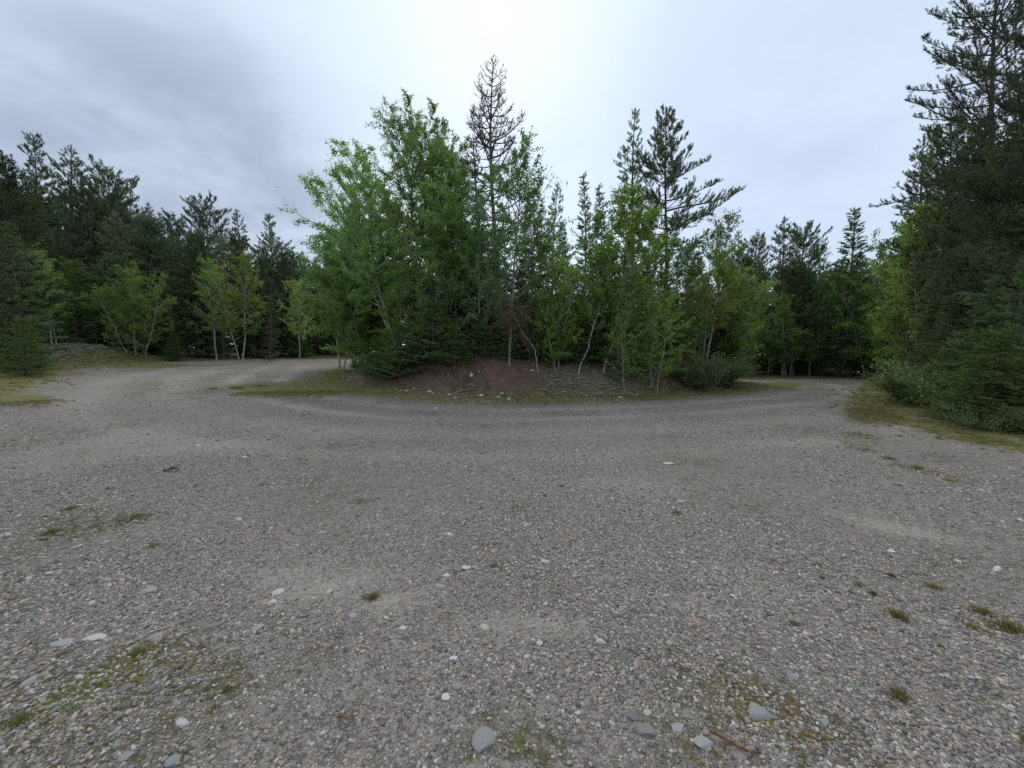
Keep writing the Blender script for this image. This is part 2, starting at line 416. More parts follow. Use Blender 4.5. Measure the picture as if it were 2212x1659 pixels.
# ------------------------------------------------------------------ mesh accumulators
def unit(v): return v / np.maximum(np.linalg.norm(v, axis=-1, keepdims=True), 1e-9)
class MB:
    def __init__(s): s.v = []; s.q = []; s.t = []; s.rq = []; s.rt = []; s.n = 0
    def tube(s, P, rad, n=5, r=.5):
        P = np.asarray(P, float); m = len(P); rad = np.broadcast_to(rad, (m,))
        T = np.gradient(P, axis=0); T = unit(T)
        ref = np.array([0, 0, 1.]) if abs(T[0, 2]) < .9 else np.array([1., 0, 0])
        a = unit(np.cross(T, ref)); b = np.cross(T, a)
        th = np.arange(n) * 2 * pi / n
        ring = P[:, None] + rad[:, None, None] * (np.cos(th)[None, :, None] * a[:, None] + np.sin(th)[None, :, None] * b[:, None])
        s.v.append(ring.reshape(-1, 3))
        i, j = np.meshgrid(np.arange(m - 1), np.arange(n), indexing='ij'); jn = (j + 1) % n
        q = np.stack([i * n + j, i * n + jn, (i + 1) * n + jn, (i + 1) * n + j], -1).reshape(-1, 4) + s.n
        s.q.append(q); s.rq.append(np.full(len(q), r)); s.n += m * n
        tip = np.array([[s.n - n + kk, s.n - n + kk + 1, s.n - n] for kk in range(1, n - 1)]); s.t.append(tip); s.rt.append(np.full(len(tip), r))
    def blades(s, P, D, L, W, rng, r=None):
        """thin triangles: base P, direction D, length L, width W"""
        n = len(P); D = unit(D); side = unit(np.cross(D, rng.normal(size=(n, 3))))
        L = np.broadcast_to(L, (n,))[:, None]; W = np.broadcast_to(W, (n,))[:, None]
        A = P - side * W / 2; B = P + side * W / 2; C = P + D * L
        s.v.append(np.stack([A, B, C], 1).reshape(-1, 3))
        s.t.append(np.arange(3 * n).reshape(-1, 3) + s.n); s.rt.append(rng.uniform(0, 1, n) if r is None else r); s.n += 3 * n
    def leaves(s, P, size, rng, up=.5, r=None):
        n = len(P); nrm = unit(rng.normal(size=(n, 3)) + np.array([0, 0, up])); d = rng.normal(size=(n, 3)); d[:, 2] -= .5
        a = unit(d - (d * nrm).sum(1)[:, None] * nrm); b = np.cross(nrm, a)
        L = (size * rng.uniform(.5, 1.3, n))[:, None]
        fold = nrm * L * .12
        V = np.stack([P, P + a * L * .5 + b * L * .36 + fold, P + a * L, P + a * L * .5 - b * L * .36 + fold], 1)
        s.v.append(V.reshape(-1, 3)); s.q.append(np.arange(4 * n).reshape(-1, 4) + s.n)
        s.rq.append(rng.uniform(0, 1, n) if r is None else r); s.n += 4 * n
    def mesh(s, name, mat, smooth=False):
        V = np.concatenate(s.v); fs = []; rr = []
        if s.q: fs.append(np.concatenate(s.q)); rr.append(np.concatenate(s.rq))
        if s.t: fs.append(np.concatenate(s.t)); rr.append(np.concatenate(s.rt))
        return mesh_from(name, V, fs, mat, smooth, None, np.concatenate(rr))

def curve(p0, d0, L, n, up, rng, wob=.08):
    """polyline from p0 leaving along d0, bending by `up` per unit of its length"""
    P = [np.array(p0, float)]; d = unit(np.array(d0, float)); st = L / (n - 1)
    for _ in range(n - 1):
        P.append(P[-1] + d * st); d = unit(d + np.array([0, 0, up]) / (n - 1) + rng.normal(size=3) * wob)
    return np.array(P)
def along(P, t):
    f = np.clip(t, 0, .9999) * (len(P) - 1); i = f.astype(int); w = (f - i)[:, None]
    return P[i] * (1 - w) + P[i + 1] * w, unit(P[i + 1] - P[i])

def conifer(seed, H, Lmax, kind='pine', z_live=.2, z0=.05, dens=1.35, nl=.10, nw=.023, fine=2.0, shape=None, specials=(), lean=0.0, crown_mat=None, needles=True, spacing=.28, tw_scale=1.0):
    """returns (trunk mesh, crown mesh, dead-branch mesh or None)"""
    rng = np.random.RandomState(seed); tr, cr = MB(), MB(); dd = tr     # bare lower limbs belong to the trunk
    nz = 14; zz = np.linspace(0, H, nz)
    ph = rng.uniform(0, 6.28, 2); am = .012 * H
    TP = np.stack([am * np.sin(zz / H * 5 + ph[0]) - am * np.sin(ph[0]) + lean * zz, am * np.sin(zz / H * 4 + ph[1]) - am * np.sin(ph[1]), zz], 1); TP[0, 2] = -.4
    r0 = .0075 * H + .01
    tr.tube(TP, r0 * np.maximum(1 - zz / H, .0) ** .8 + .008, 8)
    def trunk_at(z): return np.array([np.interp(z, zz, TP[:, i]) for i in (0, 1)] + [z])
    z = z0 * H; jobs = []
    while z < H * .985:
        t = z / H
        nb = rng.randint(3, 6) if kind != 'fir' else rng.randint(5, 8)
        a0 = rng.uniform(0, 6.28)
        for b in range(nb):
            az = a0 + b * 2 * pi / nb + rng.normal() * .25
            if shape: pr = float(np.interp(t, *shape))
            elif kind == 'pine': pr = min(1, (1 - t) * 2.5 + .13) * (.75 + .25 * math.sin(t * 19 + seed)) * rng.uniform(.55, 1.15)
            elif kind == 'fir': pr = (1 - t) ** .8 * rng.uniform(.85, 1.12)
            else: pr = ((1 - t) ** .85 * .95 + .04) * rng.uniform(.72, 1.15)
            if shape: pr *= rng.uniform(.5, 1.25)
            L = max(Lmax * pr, .12)
            if kind == 'pine': e = .05 + .62 * t ** 2 + rng.normal() * (.2 if needles else .3) - (0 if needles else .15); up = .55 if needles else 1.3
            elif kind == 'fir': e = .05 + .6 * t + rng.normal() * .08; up = .15
            else: e = -.22 + .9 * t ** 1.6 + rng.normal() * .09; up = .45
            jobs.append((z + rng.normal() * .03, az, L, e, up, t))
        z += spacing * rng.uniform(.7, 1.3) * (1.15 if t < .7 else .85)
    for (zf, az, L, e, up) in specials: jobs.append((zf * H, az, L, e, up, max(zf, z_live + .05)))
    nP, nD = [], []; dP, dD, dL = [], [], []
    for (z, az, L, e, up, t) in jobs:
        p0 = trunk_at(min(z, H * .99)); d0 = np.array([math.cos(az) * math.cos(e), math.sin(az) * math.cos(e), math.sin(e)])
        live = t > z_live + rng.normal() * .05
        if not live and needles: L *= rng.uniform(.35, .8)
        P = curve(p0, d0, L, 6, up, rng, .05)
        rb = (.012 if needles else .02) * L + (.004 if needles else .008)
        (tr if live else dd).tube(P, rb * np.linspace(1, .25, 6), 4)
        ntw = max(2, int(L / .13 * dens * (1 if live else .55)))
        ts = rng.uniform(.12, 1.0, ntw) if live else rng.uniform(.2, 1, ntw)
        if kind == 'pine': ts = ts ** .75
        Q, Dq = along(P, ts)
        sgn = rng.choice([-1, 1], ntw)[:, None]
        side = unit(np.cross(Dq, np.array([0, 0, 1.]))) * sgn
        tl = (.16 + .42 * L * (1 - ts) * .55 + .10 * rng.uniform(0, 1, ntw)) * rng.uniform(.6, 1.2, ntw) * tw_scale
        tl = np.minimum(tl, .75)
        zup = {'pine': .35, 'spruce': .02, 'fir': .05}[kind]
        D0 = unit(Dq * .7 + side * rng.uniform(.2, 1.0, ntw)[:, None] + np.array([0, 0, 1]) * (zup + rng.normal(0, {'pine': .5, 'spruce': .22, 'fir': .16}[kind], ntw))[:, None])
        bend = {'pine': .7, 'spruce': -.05, 'fir': .0}[kind]
        D1 = unit(D0 + np.array([0, 0, bend]))
        E1 = Q + D0 * tl[:, None] * .5; E2 = E1 + D1 * tl[:, None] * .5
        if live and needles:
            # needles along the twigs and along the outer half of the branch
            for a, b, L_ in (((Q + E1) / 2, E1, tl * (.12 if kind == 'pine' else .35)), (E1, E2, tl * .65)):
                cnt = np.maximum((L_ / .014 * fine).astype(int), 2)
                idx = np.repeat(np.arange(ntw), cnt); u = rng.uniform(0, 1, len(idx))[:, None]
                nP.append(a[idx] * (1 - u) + b[idx] * u); nD.append(unit(b[idx] - a[idx]))
            cnt = int(L * (.3 if kind == 'pine' else .7) / .012 * fine); u = rng.uniform(.8 if kind == 'pine' else .4, 1, cnt); q, dq = along(P, u); nP.append(q); nD.append(dq)
            sel = rng.uniform(0, 1, ntw) < .5
            cr.blades(Q[sel], E2[sel] - Q[sel], np.linalg.norm(E2[sel] - Q[sel], axis=1), .012, rng, np.zeros(sel.sum()))
        else:
            tgt = dd if not live else tr
            n_sub = 9 if not needles else 3
            tgt.blades(Q, D0, tl, .026 if not needles else .012, rng)
            for _ in range(n_sub):
                u = rng.uniform(.2, 1, ntw)[:, None]; S = Q + D0 * tl[:, None] * u
                dr = unit(D0 + rng.normal(size=(ntw, 3)) * .7 + np.array([0, 0, .5 if kind == 'pine' else 0]))
                tgt.blades(S, dr, tl * rng.uniform(.3, .7, ntw), .020 if not needles else .010, rng)
    if needles:
        # leader
        u = rng.uniform(H - .5, H + .05, 160); nP.append(np.stack([np.interp(u, zz, TP[:, 0]), np.interp(u, zz, TP[:, 1]), u], 1)); nD.append(np.tile([[0, 0, 1.]], (160, 1)))
        NP = np.concatenate(nP); ND = np.concatenate(nD); n = len(NP)
        spread = {'pine': .75, 'spruce': .8, 'fir': .85}[kind]
        Dn = unit(ND * .7 + rng.normal(size=(n, 3)) * np.array([1, 1, .75 if kind != 'fir' else .4]) * spread + np.array([0, 0, .12]))
        cr.blades(NP, Dn, nl * rng.uniform(.7, 1.2, n), nw, rng)
    tm = tr.mesh('trunk', M['bark'] if needles else M['deadbark'], True)
    cm = cr.mesh('crown', crown_mat or M[{'pine': 'pine', 'spruce': 'spruce', 'fir': 'fir'}[kind]]) if needles else None
    dm = None
    return tm, cm, dm

def broadleaf(seed, H, W, mat, lean=(0, 0), stems=1, z0=.25, leaf=.075, nprim=40, nleaf=40, bark='birchbark', droop=-.15, r0=None, zigzag=.03, top=1.0, extra=()):
    rng = np.random.RandomState(seed); tr, cr = MB(), MB(); LP = []
    r0 = r0 or .006 * H + .008
    for s_ in range(stems):
        hs = H * (1 if s_ == 0 else rng.uniform(.7, .95)); base = np.array([0, 0, 0.]) if s_ == 0 else np.array([rng.uniform(-.35, .35), rng.uniform(-.3, .3), 0])
        ln = np.array(lean) + (0 if s_ == 0 else 1) * rng.normal(0, .13, 2)
        n = 14; zz = np.linspace(0, 1, n)
        wob = np.cumsum(rng.normal(0, zigzag, (n, 2)), 0) * hs * .12
        xy = base[:2] + ln * (zz[:, None] ** .8) * hs + wob - wob[0]
        TP = np.column_stack([xy, zz * hs]); TP[0, 2] = -.3
        tr.tube(TP, r0 * (1 - zz * .93) * (1 if s_ == 0 else .75) + .003, 8)
        k = int(nprim / (1 if s_ == 0 else 1.6))
        for i in range(k):
            t = z0 + (1 - z0) * (i + rng.uniform(0, 1)) / k; t = min(t, .985)
            p0, _ = along(TP, np.array([t])); p0 = p0[0]
            az = i * 2.4 + rng.normal() * .5
            pr = math.sin(pi * min(1, max(0, (t - z0 * .6) / (1 - z0 * .6))) ** .75) * .68 + .40
            L = W * pr * rng.uniform(.6, 1.2) * top ** t; e = .35 + .65 * t + rng.normal() * .15
            d0 = np.array([math.cos(az) * math.cos(e), math.sin(az) * math.cos(e), math.sin(e)])
            P = curve(p0, d0, L, 7, .1, rng, .10); tr.tube(P, (.011 * L + .003) * np.linspace(1, .2, 7), 4)
            ns = max(3, int(L * 4.2))
            u = rng.uniform(.15, 1, ns); Q, Dq = along(P, u)
            for q, dq in zip(Q, Dq):
                dl = unit(dq + rng.normal(size=3) * .75); l2 = rng.uniform(.25, .75) * (.5 + .3 * L)
                B = curve(q, dl, l2, 4, droop, rng, .12); tr.tube(B, .004 * np.linspace(1, .4, 4), 3)
                c = max(3, int(nleaf * rng.choice([.15, .7, 1.1, 1.9]) * (.5 + l2)))
                lq, _ = along(B, rng.uniform(.1, 1, c)); LP.append(lq + rng.normal(0, .035 + .03 * l2, (c, 3)) - np.array([0, 0, .03]))
            lq, _ = along(P, rng.uniform(.5, 1, nleaf // 2)); LP.append(lq + rng.normal(0, .06, (len(lq), 3)))
    LPs = np.concatenate(LP); cr.leaves(LPs, leaf, rng)
    return tr.mesh('trunk', M[bark], True), cr.mesh('crown', M[mat]), None

def shrub(seed, H, W, mat, leaf=.05, n=24, flat=.6, nleaf=30):
    rng = np.random.RandomState(seed); tr, cr = MB(), MB(); LP = []
    for i in range(n):
        az = rng.uniform(0, 6.28); sp = rng.uniform(.1, 1) ** .7
        d = np.array([math.cos(az) * sp * W / H, math.sin(az) * sp * W / H, 1.0 * rng.uniform(.5, 1)])
        L = np.linalg.norm(d) * H * rng.uniform(.55, .95)
        P = curve([math.cos(az) * .06, math.sin(az) * .06, -.1], d, L, 6, .1, rng, .1); tr.tube(P, .009 * np.linspace(1, .3, 6), 4)
        u = rng.uniform(.15, 1, 9); Q, Dq = along(P, u)
        for q, dq in zip(Q, Dq):
            B = curve(q, unit(dq * .6 + rng.normal(size=3)), L * .28, 4, .15, rng, .12); tr.tube(B, .004 * np.linspace(1, .4, 4), 3)
            lq, _ = along(B, rng.uniform(.1, 1, nleaf)); LP.append(lq + rng.normal(0, .05, lq.shape))
    P = np.concatenate(LP); P = P[P[:, 2] > .0]
    cr.leaves(P, leaf, rng, .8)
    return tr.mesh('stems', M['deadbark'], True), cr.mesh('leaves', M[mat]), None

print('protos')
P = {}
P['pine_a'] = conifer(11, 12, 2.2, 'pine', .16)
P['pine_b'] = conifer(12, 12, 2.0, 'pine', .2)
P['pine_c'] = conifer(13, 12, 2.6, 'pine', .15, spacing=.30)
P['pine_open'] = conifer(14, 12, 2.5, 'pine', .3, spacing=.29, dens=1.6)
P['pine_dense'] = conifer(15, 10, 2.3, 'pine', .02, crown_mat=M['shaded_pine'], z0=.01, spacing=.22, dens=1.35, tw_scale=1.1)
P['pine_d'] = conifer(17, 12, 2.4, 'pine', .2, spacing=.27, dens=1.5, shape=([0, .2, .35, .5, .62, .72, .82, .9, 1], [.7, .9, .6, 1, .7, .9, .5, .55, .15]))
P['pine_e'] = conifer(18, 12, 2.1, 'pine', .3, spacing=.28, dens=1.6, shape=([0, .3, .5, .7, .85, .95, 1], [.5, .6, .8, 1.05, .95, .6, .3]))
P['pine_narrow'] = conifer(16, 12, 1.45, 'pine', .25, spacing=.3)
P['spruce_a'] = conifer(21, 10, 1.9, 'spruce', .05, spacing=.22, dens=1.3)
P['spruce_b'] = conifer(22, 10, 1.4, 'spruce', .1, spacing=.24, dens=1.3)
P['spruce_dark'] = conifer(23, 8, 2.1, 'spruce', .0, z0=.02, spacing=.19, dens=1.3)
P['fir_a'] = conifer(31, 2.4, 1.05, 'fir', 0, z0=.03, spacing=.12, dens=1.5, nl=.055, nw=.014, fine=2.2)
P['fir_b'] = conifer(32, 1.4, .85, 'fir', 0, z0=.03, spacing=.10, dens=1.6, nl=.05, nw=.013, fine=2.2)
P['birch_a'] = broadleaf(41, 6, 1.5, 'birch_bright', (.05, .02), 1, .30)
P['birch_b'] = broadleaf(42, 6, 1.4, 'birch', (-.08, .03), 2, .28)
P['birch_c'] = broadleaf(43, 6, 1.3, 'olive', (.1, -.04), 2, .25)
P['birch_low'] = broadleaf(44, 4.5, 1.35, 'birch_bright', (0, 0), 3, .06, nprim=38)
P['aspen_a'] = broadleaf(45, 6, 1.4, 'aspen', (.04, .02), 2, .2, bark='aspenbark')
P['shrub_a'] = shrub(51, 1.3, 1.1, 'shrub')
P['shrub_b'] = shrub(52, .9, 1.0, 'shrub', .035)
P['shrub_c'] = shrub(53, 1.1, .9, 'olive', .04)
P['dead_snag'] = conifer(61, 5, .9, 'spruce', 2, spacing=.2, needles=False)
PH = dict(pine_d=12, pine_e=12, pine_a=12, pine_b=12, pine_c=12, pine_open=12, pine_dense=10, pine_narrow=12, spruce_a=10, spruce_b=10, spruce_dark=8, fir_a=2.4, fir_b=1.4, birch_a=6, birch_b=6, birch_c=6, birch_low=4.5, aspen_a=6, shrub_a=1.3, shrub_b=.9, shrub_c=1.1, dead_snag=5)
KIND = dict(pine='pine_tree', spruce='spruce_tree', fir='fir_sapling', birch='birch_tree', aspen='aspen_tree', shrub='shrub', dead='dead_tree')
CAT = dict(pine='pine tree', spruce='spruce tree', fir='fir sapling', birch='birch tree', aspen='aspen tree', shrub='shrub', dead='dead tree')

def put_tree(proto, x, y, H, label, group=None, rot=None, wide=1.0, sink=0.0, rng=rs, kind=None):
    key = proto.split('_')[0]; s = H / PH[proto]
    o = bpy.data.objects.new(kind or KIND[key], None); COL.objects.link(o); o.empty_display_size = .2
    o.location = (x, y, gz(x, y) - sink); tl = .018 if rot is None else 0.0; o.rotation_euler = (rng.normal() * tl, rng.normal() * tl, rng.uniform(0, 6.28) if rot is None else rot); o.scale = (s * wide, s * wide, s)
    tag(o, label, CAT[key], group)
    for nm, me in zip(('trunk', 'crown', 'dead_branches') if key != 'shrub' else ('stems', 'leaves', 'x'), P[proto]):
        if me is not None: link(nm, me, o)
    return o
def T(proto, px, D, top, label, group=None, rot=None, wide=None, kind=None, sink=0.0):
    """tree standing at depth D under picture column px, tall enough to reach the picture row top"""
    if group in ('trees standing on the mound of the turning circle', 'fir saplings on the mound', 'bushes on the mound'):
        need = .95 if ('pale' in label and 'trunk' in label) or 'crooked leaning' in label or 'darker green aspen' in label else 1.9 if proto[:3] in ('bir', 'asp', 'pin', 'dea') else 2.3
        if proto[:3] == 'fir': need = 1.1 if px < 1000 else 1.9
        if proto[:5] == 'shrub' or 'outermost' in label: need = .7
        if proto[:3] == 'fir' and px < 880: need = .55
        if proto[:5] == 'shrub' and px > 1490: need = .25
        if proto[:3] in ('bir', 'asp') and px > 1480: need = 1.2
        if proto[:3] == 'fir' and 1000 < px < 1470: need = 1.5
        while float(sdf(ISL, *[np.array([q]) for q in at_depth(px, D)])[0]) < need and D < 21: D += .15
    x, y = at_depth(px, D); g = gz(x, y); H = max(z_at(top, D) - g, .3)
    s = H / PH[proto]
    w = (wide or 1.0) * (1.0 if s < 1 else s ** -.3)
    return put_tree(proto, x, y, H, label, group, rot, w, sink, kind=kind)

# ---- forest wall on the left
G_L = 'trees of the forest edge left of the road'
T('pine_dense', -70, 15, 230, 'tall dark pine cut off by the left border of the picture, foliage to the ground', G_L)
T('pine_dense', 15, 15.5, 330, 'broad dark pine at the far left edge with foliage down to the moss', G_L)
T('spruce_dark', 45, 14.6, 480, 'low dense dark conifer in front of the leftmost pines', G_L)
T('pine_open', 92, 25, 288, 'open crowned pine rising alone above the left treetops, second treetop from the left', G_L)
T('pine_a', 200, 24, 320, 'full pine with a pointed top, tallest between the open pine and the slope of treetops', G_L)
T('pine_e', 262, 25.5, 368, 'pine with a rounded top leaning on the pointed one at its left', G_L)
T('pine_b', 320, 26.5, 412, 'pine on the falling line of treetops above the bright young birch bush', G_L)
T('pine_narrow', 352, 27, 440, 'slim pine just right of the falling line of treetops on the left', G_L)
T('pine_d', 390, 27, 462, 'dark pine left of the flat topped crown, above the small fir sapling', G_L)
T('pine_e', 478, 28, 436, 'flat topped pine above the two slender birches on the left', G_L)
T('pine_narrow', 535, 29, 458, 'narrow see-through pine right of the flat topped pine', G_L)
T('spruce_a', 440, 26, 500, 'young green spruce in front of the flat topped pine', G_L)
T('pine_open', 615, 30, 470, 'lone tufted pine top just left of the birches of the island', G_L)
T('pine_c', 575, 29, 530, 'low pine between the see-through pine and the lone tufted top', G_L)
T('pine_d', 640, 30, 545, 'pine filling the notch between the lone tufted top and the island', G_L)
T('spruce_a', 690, 33, 560, 'pointed spruce behind the olive green birch', G_L)
T('pine_a', 665, 31, 540, 'pine half hidden behind the left side of the island birches', G_L)
T('birch_b', 122, 18.5, 540, 'birch with a curved white trunk at the mossy bank on the left', G_L, rot=.3)
T('birch_low', 298, 20.5, 592, 'bright green young birch leafy down to the ground beside the mossy bank', G_L)
T('birch_a', 472, 23, 572, 'slender birch with a leaning white trunk beyond the left road', G_L, rot=2.9)
T('birch_c', 527, 23.2, 560, 'slender birch with an upright thin trunk, right of the leaning one beyond the left road', G_L, rot=0)
T('birch_a', 650, 25, 618, 'young birch with a thin straight trunk just left of the island foliage', G_L)
T('fir_a', 380, 21.5, 722, 'small dark fir sapling at the road edge between the bright birch and the slender birches', 'fir saplings at the forest edge')
T('dead_snag', 585, 24, 650, 'bare greyish dead conifer between the slender birches and the island', G_L)
T('dead_snag', 205, 21, 640, 'bare dead conifer in the dark gap behind the mossy bank on the left', G_L)
T('fir_a', 60, 13.2, 690, 'low dark fir over the yellow moss at the left edge', 'fir saplings at the forest edge')

# ---- the island of trees
G_I = 'trees standing on the mound of the turning circle'
P['birch_tall'] = broadleaf(101, 13.2, 3.2, 'birch', (-.13, .02), 1, .40, nprim=54, nleaf=44, leaf=.085, zigzag=.05); PH['birch_tall'] = 13.2
P['birch_left'] = broadleaf(122, 9.6, 2.2, 'birch', (-.20, .0), 2, .20, nprim=46, nleaf=44, leaf=.08); PH['birch_left'] = 9.6
P['birch_mid'] = broadleaf(103, 8.8, 2.1, 'aspen', (.05, .0), 1, .25, nprim=48, nleaf=44, leaf=.085, bark='aspenbark'); PH['birch_mid'] = 8.8
P['birch_right'] = broadleaf(104, 6.6, 1.9, 'birch_bright', (.14, .0), 1, .32, nprim=44, nleaf=56, leaf=.085, zigzag=.07, r0=.04); PH['birch_right'] = 6.6
P['pine_tall'] = conifer(105, 12.5, 2.2, 'pine', .38, spacing=.24, dens=1.7, specials=((.60, -.1, 4.0, .22, .4), (.72, 0.1, 2.7, .35, .4), (.64, .1, 3.0, .2, .5), (.52, -.2, 3.6, .25, .3), (.47, 2.9, 2.0, .3, .4)), shape=([0, .3, .45, .6, .75, .85, 1], [.6, .8, .9, .85, .72, .5, .1])); PH['pine_tall'] = 12.5
P['pine_slim'] = conifer(106, 12.5, 1.45, 'pine', .45, spacing=.32, shape=([0, .4, .6, .8, 1], [.8, 1, .8, .5, .06])); PH['pine_slim'] = 12.5
P['dead_spruce'] = conifer(107, 15, 2.3, 'pine', 2, spacing=.36, needles=False, dens=1.9, shape=([0, .4, .55, .68, .8, .9, 1], [1, 1, .7, .85, .65, .4, .08])); PH['dead_spruce'] = 15

P['birch_lean'] = broadleaf(115, 4.8, 1.6, 'birch_bright', (.26, .0), 1, .38, nprim=34, nleaf=50, leaf=.08, zigzag=.05, r0=.038); PH['birch_lean'] = 4.8
P['birch_f'] = broadleaf(109, 9, 2.2, 'birch', (-.06, .02), 2, .2, nprim=46, nleaf=50, leaf=.08); PH['birch_f'] = 9
P['aspen_f'] = broadleaf(112, 9, 2.0, 'aspen', (.03, .02), 2, .15, nprim=46, nleaf=50, leaf=.08, bark='aspenbark'); PH['aspen_f'] = 9
P['birch_hang'] = broadleaf(108, 4.6, 1.9, 'olive', (-.42, -.02), 2, .08, nprim=44, nleaf=50, leaf=.08); PH['birch_hang'] = 4.6
T('birch_tall', 985, 17.6, 265, 'second tallest birch top, just right of the tallest birch', G_I, rot=0, wide=1.0)
T('birch_tall', 935, 17.2, 248, 'tallest birch of the island, light green top left of the dead spruce', G_I, rot=0)
T('birch_left', 860, 16, 345, 'spreading birch leaning out over the left end of the island', G_I, rot=0)
T('birch_f', 800, 16.2, 350, 'birch top between the tallest birch and the left slope of the island', G_I, rot=1, wide=1.25)
T('birch_f', 765, 16.0, 480, 'low spreading birch at the left end of the island', G_I, rot=4.0, wide=1.3)
T('birch_c', 735, 16.6, 500, 'olive green birch at the outer left end of the island', G_I, rot=2.4, wide=1.2)
T('birch_hang', 830, 16.2, 560, 'yellowish green birch hanging over the gravel at the left end of the island', G_I, rot=0)
T('birch_low', 800, 15.2, 600, 'leafy young birch covering the left end of the island', G_I, wide=1.2)
T('aspen_f', 1000, 17.5, 350, 'light green birch crown between the tallest birch and the dead spruce', G_I, wide=.9)
T('birch_f', 985, 16.2, 345, 'full birch below the pine top, left of the dead spruce', G_I, wide=1.1)
T('pine_c', 962, 20.5, 250, 'dark pine top peeping out behind the tallest birch', G_I)
T('dead_spruce', 1077, 19, 118, 'tall dead spruce with bare grey twigs in the middle of the island', G_I, rot=0, wide=1.2)
T('dead_snag', 1030, 17.5, 300, 'dead conifer with brown twigs left of the tall dead spruce', G_I, wide=1.2)
T('birch_mid', 1100, 14.6, 325, 'darker green aspen in front of the tall dead spruce', G_I, rot=0)
T('aspen_f', 1040, 14.9, 440, 'dark green aspen low in the middle of the island', G_I)
T('spruce_dark', 860, 17.5, 430, 'dark spruce inside the island behind the left birches', G_I)
T('spruce_dark', 905, 15.8, 560, 'dark spruce in the shade below the tallest birch', G_I)
T('spruce_dark', 1000, 16.6, 480, 'dark spruce in the centre of the island left of the aspen trunk', G_I)
T('spruce_dark', 1150, 17, 440, 'dark spruce right of the tall dead spruce', G_I)
T('spruce_dark', 1130, 15.4, 600, 'shaded spruce behind the clump of brown leaves', G_I)
T('spruce_a', 1215, 18, 480, 'pointed spruce behind the bright birch on the right half', G_I)
T('spruce_dark', 1390, 17, 560, 'dark spruce under the two tall pines', G_I)
T('spruce_dark', 1480, 17.6, 600, 'dark spruce at the right end of the island', G_I)
T('spruce_dark', 1260, 16.4, 620, 'shaded spruce behind the bright birch trunks', G_I)
T('pine_slim', 1362, 21, 240, 'slim tall pine, left one of the pair above the island', G_I, rot=.4)
T('pine_tall', 1428, 20.5, 240, 'tall pine with long branches reaching right, right one of the pair above the island', G_I, rot=0)
T('birch_right', 1300, 14.2, 440, 'bright green birch with a crooked leaning trunk on the right half of the island', G_I, rot=0)
T('birch_lean', 1246, 14.4, 560, 'bright birch with a leaning pale trunk, left of the crooked one', G_I, rot=0, wide=1.1)
T('birch_low', 1215, 14.2, 660, 'low bright green birch foliage right of the clump of brown leaves', G_I, wide=1.0)
T('birch_right', 1400, 15.2, 515, 'broad green birch between the bright birch and the right end of the island', G_I, rot=1.2)
T('birch_b', 1452, 15.3, 540, 'birch with thin pale stems near the right end of the island', G_I)
T('birch_c', 1520, 16.6, 480, 'airy yellow green birch with arching twigs at the right end of the island', G_I, rot=0)
T('birch_c', 1548, 15.8, 600, 'yellowish birch with several thin stems at the right end of the island', G_I, rot=.6, wide=1.1)
T('aspen_a', 1500, 14.8, 640, 'shaded aspen above the low bush at the right end of the island', G_I)
T('fir_a', 935, 14.2, 655, 'layered fir sapling on the left slope of the mound', 'fir saplings on the mound', wide=1.5)
T('fir_a', 985, 14.4, 700, 'fir sapling right of the layered one on the left slope of the mound', 'fir saplings on the mound', wide=1.4)
T('fir_a', 860, 14.3, 700, 'fir sapling under the left birches of the island', 'fir saplings on the mound', wide=1.4)
T('fir_b', 800, 13.9, 768, 'low dark fir at the left tip of the mound', 'fir saplings on the mound', wide=1.5)
T('fir_b', 850, 13.7, 775, 'low fir between the left tip of the mound and the layered firs', 'fir saplings on the mound', wide=1.2)
T('fir_b', 1090, 14.6, 745, 'small fir at the foot of the aspen trunk', 'fir saplings on the mound', wide=1.0)
T('fir_b', 1200, 14.7, 745, 'small fir left of the leaning birch trunk', 'fir saplings on the mound', wide=1.3)
T('fir_a', 1370, 15.6, 690, 'shaded fir sapling right of the crooked birch trunk', 'fir saplings on the mound', wide=1.4)
T('fir_a', 1150, 15.8, 690, 'shaded fir sapling in the middle of the island', 'fir saplings on the mound', wide=1.4)
T('shrub_a', 1500, 14.2, 740, 'green bush left of the one hanging over the moss, right end of the mound', 'bushes on the mound', wide=1.2)
T('shrub_a', 1555, 14.6, 735, 'spreading green bush hanging over the moss at the right end of the mound', 'bushes on the mound', wide=1.3)
T('shrub_b', 1470, 14.6, 780, 'low bush behind the rounded top of the mound on the right', 'bushes on the mound', wide=1.3)
T('shrub_b', 775, 14.5, 765, 'low leafy bush at the left tip of the mound', 'bushes on the mound')
